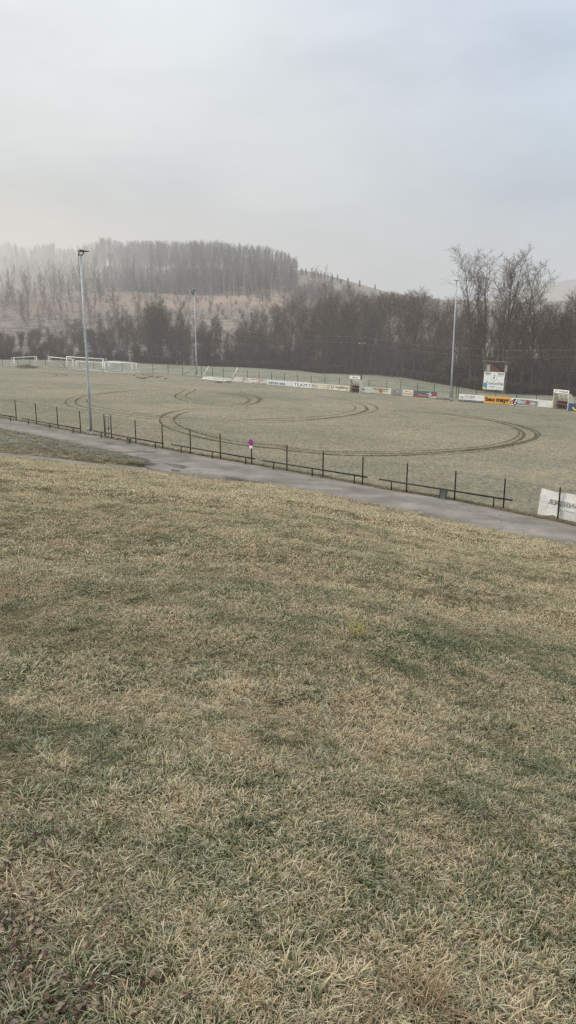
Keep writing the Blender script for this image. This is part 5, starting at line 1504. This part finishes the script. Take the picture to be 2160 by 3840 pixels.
# dry verge strips, frosty triangle
def strip_points(rows_px, n, jit):
    out = []
    xs = np.array([p[0] for p in rows_px]); ys = np.array([p[1] for p in rows_px])
    for _ in range(n):
        px = rs.uniform(-300, 2500); p = on_pitch(px, float(np.interp(px, xs, ys)), 0); p += Vector((rs.uniform(-.2, .2), rs.uniform(jit[0], jit[1]), 0)); p.z = plane_z(p.x) + .01; out.append(tuple(p))
    return out


vl = strip_points(TOP, 2600, (.0, .75)) + strip_points(HILL_PX, 1300, (-.65, -.08)) + strip_points(PTOP[:-1] + [(520, 1744), (521, 1730)], 10, (0, .1))
n = len(vl)
scatter('verge_grass', 'dry grass strip along the road under the fence', [clump(990 + j, 30, .16, .04, .12, .005, 1.2, M['verge']) for j in range(5)], vl, np.column_stack([rs.normal(0, .15, n), rs.normal(0, .15, n), rs.uniform(0, 6.28, n)]), rs.uniform(.7, 1.3, n), rs.randint(0, 5, n))
tl = []; tid = []
for _ in range(5200):
    i = rs.randint(0, len(TRI) - 1); fr = rs.rand(); j = fr * 11; a = TRI[i][int(j)].lerp(TRI[i][min(int(j) + 1, 11)], j - int(j)); b = TRI[i + 1][int(j)].lerp(TRI[i + 1][min(int(j) + 1, 11)], j - int(j))
    p = a.lerp(b, rs.rand()); tl.append(tuple(p)); tid.append(rs.randint(0, 4) if (fr < .72 and fr > .05 and rs.rand() > .1) else rs.randint(4, 7))
n = len(tl)
scatter('island_grass', 'frosty green and straw grass on the wedge between road and path', [clump(1010 + j, 30, .26, .05, .16, .008, 1.2, M['frostgrass'] if j < 4 else M['verge']) for j in range(7)], tl, np.column_stack([rs.normal(0, .15, n), rs.normal(0, .15, n), rs.uniform(0, 6.28, n)]), rs.uniform(.7, 1.3, n), tid)

# long straw stems and dead tangles mixed into the near grass
n = 1500; L_ = sample_hill(n, 1.0, 11)
scatter('dead_stems', 'fallen straw stems lying through the near grass', [clump(1040 + j, 7, .09, .07, .2, .001, 2.1, M['straw'], 5, .7) for j in range(5)], L_, np.column_stack([rs.normal(0, .3, n), rs.normal(0, .3, n), rs.uniform(0, 6.28, n)]), rs.uniform(.6, 1.1, n), rs.randint(0, 5, n))


def on_hill(px, py):
    d_ = ray(px, py); lo = .5
    y = .6
    while y < 70:
        p = EYE + d_ * (y / d_.y)
        if p.z <= float(hill_z(p.x, p.y)): break
        y += .02
    return Vector((p.x, p.y, float(hill_z(p.x, p.y))))


# dead leaves, lower left
def leaf(seed, L_, w_):
    rng = np.random.RandomState(seed); v = []; f = []; at_ = []; rv_ = rng.rand(); c1, c2 = rng.uniform(-.9, 1.2), rng.uniform(-1, 1.2)
    prof = [.05, .55, .95, 1.0, .75, .35, .03]
    for i, q in enumerate(prof):
        t_ = i / 6; x = (t_ - .5) * L_
        for j in (-1, -.4, .4, 1):
            y = j * w_ * .5 * q * rng.uniform(.85, 1.1); v.append((x, y, .01 + c1 * L_ * (t_ - .5) ** 2 + c2 * y * y / w_ + rng.uniform(-.003, .003))); at_.append((rv_, t_, 0))
    for i in range(6):
        for j in range(3): k = i * 4 + j; f.append((k, k + 1, k + 5, k + 4))
    me = bpy.data.meshes.new('leaf'); me.from_pydata(v, [], f); me.materials.append(M['leaf'])
    x = me.attributes.new('blade', 'FLOAT_VECTOR', 'POINT'); x.data.foreach_set('vector', np.array(at_, np.float32).ravel()); me.update(); return me


ll = []
while len(ll) < 1900:
    px, py = rs.uniform(-150, 1300), rs.uniform(3000, 3990)
    if rs.rand() > max(0, min(1, (py - 3000) / 600 * 1.1)) * max(0.04, 1 - (px / 820)) ** 1.3: continue
    p = on_hill(px, py); ll.append((p.x, p.y, p.z + rs.uniform(-.005, .03)))
for _ in range(140):
    px, py = rs.uniform(-100, 2260), rs.uniform(2500, 3950); p = on_hill(px, py); ll.append((p.x, p.y, p.z + rs.uniform(.01, .06)))
n = len(ll)
scatter('leaf_litter', 'curled brown and frosted dead leaves among the grass at lower left', [leaf(k, .020 + .026 * (k % 5) / 4, .012 + .014 * ((k * 3) % 5) / 4) for k in range(14)], ll, np.column_stack([rs.normal(0, .6, n), rs.normal(0, .6, n), rs.uniform(0, 6.28, n)]), rs.uniform(.4, 1.0, n), rs.randint(0, 14, n))

# a few distinct tufts
p = on_hill(1560, 3800)
me = clump(1100, 240, .09, .12, .26, .0011, 2.6, M['straw'], 7, .6)
o = link('grass_tussock', me); o.location = p; tag(o, 'arched mound of dead brown straw at the bottom right of centre', 'tussock')
p = on_hill(1322, 2385)
me = clump(1101, 60, .12, .08, .2, .004, 1.0, simple('yellow_weed', (.26, .22, .06), .8, .1, 0, .3), 4)
o = link('yellow_weed', me); o.location = p; tag(o, 'small yellowish weed tuft in the middle of the slope', 'weed')

# undergrowth in front of and between the stream side trees
def join(tr, cr):
    mb = MB(); mb.add(tr.v, tr.f); mb.add(cr.v, cr.f); return mb
bushes = [join(*bare_tree(520 + k, 2.2, .02, stems=9, n1=6, n2=4, n3=5, cs=.05, l1=.32, a1=42, up1=.15, twig=.010, wob=.12)).mesh('brush', M['twig'] if k < 3 else M['twig_warm']) for k in range(5)]
bl = []; bsc = []; hl = []; hsc = []
for _ in range(1500):
    px = rs.uniform(-260, 2420)
    if px < 900 and rs.rand() < .45: continue
    u = ucol(px); yt = float(np.interp(u, tree_u, tree_y))
    front = rs.rand() < .5
    y = yt + (rs.uniform(.2, 3.5) if front else rs.uniform(2, 34)); x = u * y; bl.append((x, y, terrain_z(x, y) - .1))
    bsc.append(rs.uniform(.45, .95) if front else rs.uniform(.8, 1.7 if px < 500 else 2.3))
for _ in range(430):
    px = rs.uniform(380, 2400); y = rs.uniform(205, 335); x = x_at(px, y); hl.append((x, y, terrain_z(x, y) - .1)); hsc.append(rs.uniform(.4, 1.1))
for _ in range(620):
    px = rs.uniform(-200, 1112); y = rs.uniform(326, 425); x = x_at(px, y); hl.append((x, y, terrain_z(x, y) - .2)); hsc.append(rs.uniform(1.6, 3.6) * (1 if y > 345 else .7))
n = len(bl)
scatter('undergrowth', 'tangled leafless brown brush under the stream side trees', bushes, bl, np.column_stack([np.zeros(n), np.zeros(n), rs.uniform(0, 6.28, n)]), bsc, rs.randint(0, 5, n))

for _ in range(260):
    px = rs.uniform(1080, 1640); y = rs.uniform(240, 335); x = x_at(px, y); hl.append((x, y, terrain_z(x, y) - .2)); hsc.append(rs.uniform(1.0, 2.2))
hb = [join(*bare_tree(540 + k, 2.2, .02, stems=7, n1=5, n2=3, n3=4, cs=.05, l1=.3, a1=40, up1=.15, twig=.012, wob=.12)).mesh('brush', M['twig_birch']) for k in range(4)]
n = len(hl)
scatter('hill_brush', 'thin leafless scrub and young saplings on the frosty hillside', hb, hl, np.column_stack([np.zeros(n), np.zeros(n), rs.uniform(0, 6.28, n)]), hsc, rs.randint(0, 4, n))

# the rest of the hilltop wood, too many to tell apart
wl = []; wsc = []
for _ in range(900):
    px = rs.uniform(-120, 1114); y = rs.uniform(330, 425) if rs.rand() < .6 else rs.uniform(385, 415); x = x_at(px, y); z = terrain_z(x, y)
    top = float(np.interp(px, wx, wy)) + rs.rand() ** 1.5 * 45 + (0 if y > 370 else 50); h = at_depth(px, top, y).z - z
    if h < 5: continue
    wl.append((x, y, z - .1)); wsc.append(h / 18)
n = len(wl)
wv = []
for k in range(4):
    tr_, cr_, _h = (*bare_tree(430 + k, 16.5, .15, n1=20, n2=5, n3=5, cs=.42, l1=.16, a1=30, up1=.22, twig=.014, wob=.06, round_=.9), 18)
    wv.append(join(tr_, cr_).mesh('wood_tree', M['bark_far']))
scatter('hilltop_wood', 'dense misty bare wood covering the top of the hill', wv, wl, np.column_stack([np.zeros(n), np.zeros(n), rs.uniform(0, 6.28, n)]), wsc, rs.randint(0, 4, n))


# ------------------------------------------------------------------ haze
def fog_mat(name, dens, c_, strength):
    t = NT(name); ab = t.n('ShaderNodeVolumeAbsorption'); ab.inputs['Color'].default_value = (0, 0, 0, 1); ab.inputs['Density'].default_value = dens
    em = t.n('ShaderNodeEmission'); em.inputs['Color'].default_value = c_; em.inputs['Strength'].default_value = dens * strength  # fog glows by itself, emission standing in for scattered skylight
    ad = t.n('ShaderNodeAddShader'); t.l(ab.outputs[0], ad.inputs[0]); t.l(em.outputs[0], ad.inputs[1]); t.l(ad.outputs[0], t.out.inputs['Volume'])
    return t.m


def ellipsoid(name, c_, r_, m):
    mb = MB(); n, k_ = 48, 24
    for i in range(k_ + 1):
        th = math.pi * i / k_
        for j in range(n): a = 2 * math.pi * j / n; mb.v.append((r_[0] * math.sin(th) * math.cos(a), r_[1] * math.sin(th) * math.sin(a), r_[2] * math.cos(th)))
    for i in range(k_):
        for j in range(n): mb.f.append((i * n + j, (i + 1) * n + j, (i + 1) * n + (j + 1) % n, i * n + (j + 1) % n))
    o = link(name, mb.mesh(name, m, True)); o.location = c_; return tag(o, None, None, None, 'stuff')


o = link('valley_haze', MB().box(-900, 900, 62, 900, -60, 75).mesh('valley_haze', fog_mat('valley_haze', .0013, (.625, .625, .612, 1), 1.0))); tag(o, 'thin grey winter haze over the valley', None, None, 'stuff')
FOGS = [((-225, 325, 40), (200, 130, 40), .0085, (.795, .755, .69), 14, 'bright warm fog rolling over the left hilltop'),
        ((-40, 390, 45), (230, 60, 32), .0012, (.62, .62, .61), 3, 'pale mist in front of the hilltop wood'),
        ((345, 620, 48), (200, 170, 60), .0010, (.56, .58, .61), 3, 'grey fog over the far hill at right')]
for k, (c_, r_, dn, cl, ns, lab) in enumerate(FOGS):
    for q in range(ns):                 # nested layers thin out softly towards the edge
        fm = fog_mat(f'fog_bank_material_{k}_{q}', dn * min(1, .06 + (q / ns) ** 1.3 * 1.3), (*cl, 1), 1.0)
        f_ = 1 - q * (.8 / ns)
        o = ellipsoid('fog_bank', (c_[0] - q * 3, c_[1], c_[2] - q * 2), tuple(v * f_ for v in r_), fm); o['label'] = lab + (', outer layer' if q == 0 else f', inner layer')


# ------------------------------------------------------------------ world, sun, camera
SUN_EL, SUN_AZ = R(26), R(-78)      # azimuth measured from the view axis, negative to the left
w = bpy.data.worlds.new('World'); scene.world = w; w.use_nodes = True
nt = w.node_tree; nt.nodes.clear()
N = lambda ty, **k: [setattr(x := nt.nodes.new(ty), a, b) for a, b in k.items()] and x if k else nt.nodes.new(ty)
out = nt.nodes.new('ShaderNodeOutputWorld')
sky = nt.nodes.new('ShaderNodeTexSky'); sky.sky_type = 'NISHITA'; sky.sun_disc = False; sky.sun_elevation = SUN_EL; sky.sun_rotation = SUN_AZ; sky.air_density = 1.5; sky.dust_density = 4
b_sky = nt.nodes.new('ShaderNodeBackground'); b_sky.inputs['Strength'].default_value = .06; nt.links.new(sky.outputs[0], b_sky.inputs[0])
tc = nt.nodes.new('ShaderNodeTexCoord'); sx = nt.nodes.new('ShaderNodeSeparateXYZ'); nt.links.new(tc.outputs['Generated'], sx.inputs[0])
def wr(fac, stops):
    r = nt.nodes.new('ShaderNodeValToRGB'); cr = r.color_ramp
    while len(cr.elements) < len(stops): cr.elements.new(.5)
    for e, (p_, c_) in zip(cr.elements, stops): e.position = p_; e.color = c_ if len(c_) == 4 else (*c_, 1)
    nt.links.new(fac, r.inputs[0]); return r.outputs[0]
def wm(op, a, b=None, c=None, clamp=False):
    m = nt.nodes.new('ShaderNodeMath'); m.operation = op; m.use_clamp = clamp
    for i, v_ in enumerate((a, b, c)):
        if v_ is None: continue
        if isinstance(v_, (int, float)): m.inputs[i].default_value = v_
        else: nt.links.new(v_, m.inputs[i])
    return m.outputs[0]
def wmix(f, a, b):
    m = nt.nodes.new('ShaderNodeMix'); m.data_type = 'RGBA'
    for s_, v_ in ((m.inputs[0], f), (m.inputs[6], a), (m.inputs[7], b)):
        if isinstance(v_, (int, float)): s_.default_value = v_
        elif isinstance(v_, tuple): s_.default_value = v_
        else: nt.links.new(v_, s_)
    return m.outputs[2]
z_ = sx.outputs[2]
lft = wr(z_, [(0, rgb(242, 231, 213)), (.07, rgb(234, 227, 214)), (.16, rgb(220, 222, 220)), (.36, rgb(236, 240, 242)), (.7, rgb(253, 250, 244))])
rgt = wr(z_, [(0, rgb(184, 192, 203)), (.06, rgb(186, 196, 208)), (.16, rgb(191, 206, 219)), (.36, rgb(203, 217, 237)), (.7, rgb(252, 250, 246))])
mid = wr(z_, [(0, rgb(209, 209, 207)), (.06, rgb(210, 211, 210)), (.16, rgb(207, 213, 216)), (.36, rgb(222, 228, 236)), (.7, rgb(253, 250, 245))])
# horizontal position around the horizon (world x), softened by cloud noise
no = nt.nodes.new('ShaderNodeTexNoise'); no.inputs['Scale'].default_value = 2.2; no.inputs['Detail'].default_value = 4; nt.links.new(tc.outputs['Generated'], no.inputs['Vector'])
xx = wm('ADD', sx.outputs[0], wm('MULTIPLY_ADD', no.outputs['Fac'], .24, -.12))
c1 = wmix(wm('MULTIPLY_ADD', xx, 2.6, 1.0, clamp=True), lft, mid)
c2 = wmix(wm('MULTIPLY_ADD', xx, 2.6, 0.0, clamp=True), c1, rgt)
no2 = nt.nodes.new('ShaderNodeTexNoise'); no2.inputs['Scale'].default_value = 3.4; no2.inputs['Detail'].default_value = 5
mp = nt.nodes.new('ShaderNodeMapping'); mp.inputs['Scale'].default_value = (1, 1, 2.6); nt.links.new(tc.outputs['Generated'], mp.inputs[0]); nt.links.new(mp.outputs[0], no2.inputs['Vector'])
cl_ = wr(no2.outputs['Fac'], [(.34, (.875, .885, .90)), (.5, (1, 1, 1)), (.66, (1.09, 1.085, 1.065))])
mm = nt.nodes.new('ShaderNodeMix'); mm.data_type = 'RGBA'; mm.blend_type = 'MULTIPLY'; mm.inputs[0].default_value = 1; nt.links.new(c2, mm.inputs[6]); nt.links.new(cl_, mm.inputs[7])
b_cl = nt.nodes.new('ShaderNodeBackground'); nt.links.new(wm('MULTIPLY_ADD', wm('MULTIPLY_ADD', z_, 2.2, -.85, clamp=True), 1.05, 1.085), b_cl.inputs['Strength']); nt.links.new(mm.outputs[2], b_cl.inputs[0])
ms = nt.nodes.new('ShaderNodeMixShader'); ms.inputs[0].default_value = .94; nt.links.new(b_sky.outputs[0], ms.inputs[1]); nt.links.new(b_cl.outputs[0], ms.inputs[2]); nt.links.new(ms.outputs[0], out.inputs[0])

sl = bpy.data.lights.new('sun', 'SUN'); sl.energy = 2.3; sl.angle = R(11); sl.color = (1, .89, .72)
so = bpy.data.objects.new('sun', sl); col.objects.link(so)
sdir = Vector((math.sin(SUN_AZ) * math.cos(SUN_EL), math.cos(SUN_AZ) * math.cos(SUN_EL), math.sin(SUN_EL)))
so.rotation_euler = sdir.to_track_quat('Z', 'Y').to_euler(); so.location = (-60, 30, 60)

cam = bpy.data.cameras.new('camera'); cam.sensor_fit = 'VERTICAL'; cam.sensor_height = 36; cam.sensor_width = 36; cam.lens = F / 3840 * 36; cam.clip_start = .05; cam.clip_end = 4000
co_ = bpy.data.objects.new('camera', cam); col.objects.link(co_); co_.location = EYE; co_.rotation_euler = (math.pi / 2 - PITCH, 0, 0); scene.camera = co_

scene.render.resolution_x, scene.render.resolution_y = 576, 1024
scene.view_settings.view_transform = 'Standard'; scene.view_settings.look = 'None'; scene.view_settings.exposure = 0; scene.view_settings.gamma = 1
cy = scene.cycles
scene.render.engine = 'CYCLES'
cy.max_bounces = 6; cy.diffuse_bounces = 3; cy.glossy_bounces = 2; cy.transmission_bounces = 3; cy.transparent_max_bounces = 80; cy.volume_bounces = 0
cy.use_denoising = False; cy.denoiser = 'OPENIMAGEDENOISE'; cy.denoising_input_passes = 'RGB_ALBEDO_NORMAL'
cy.use_adaptive_sampling = True; cy.adaptive_threshold = .012
cy.caustics_reflective = cy.caustics_refractive = False
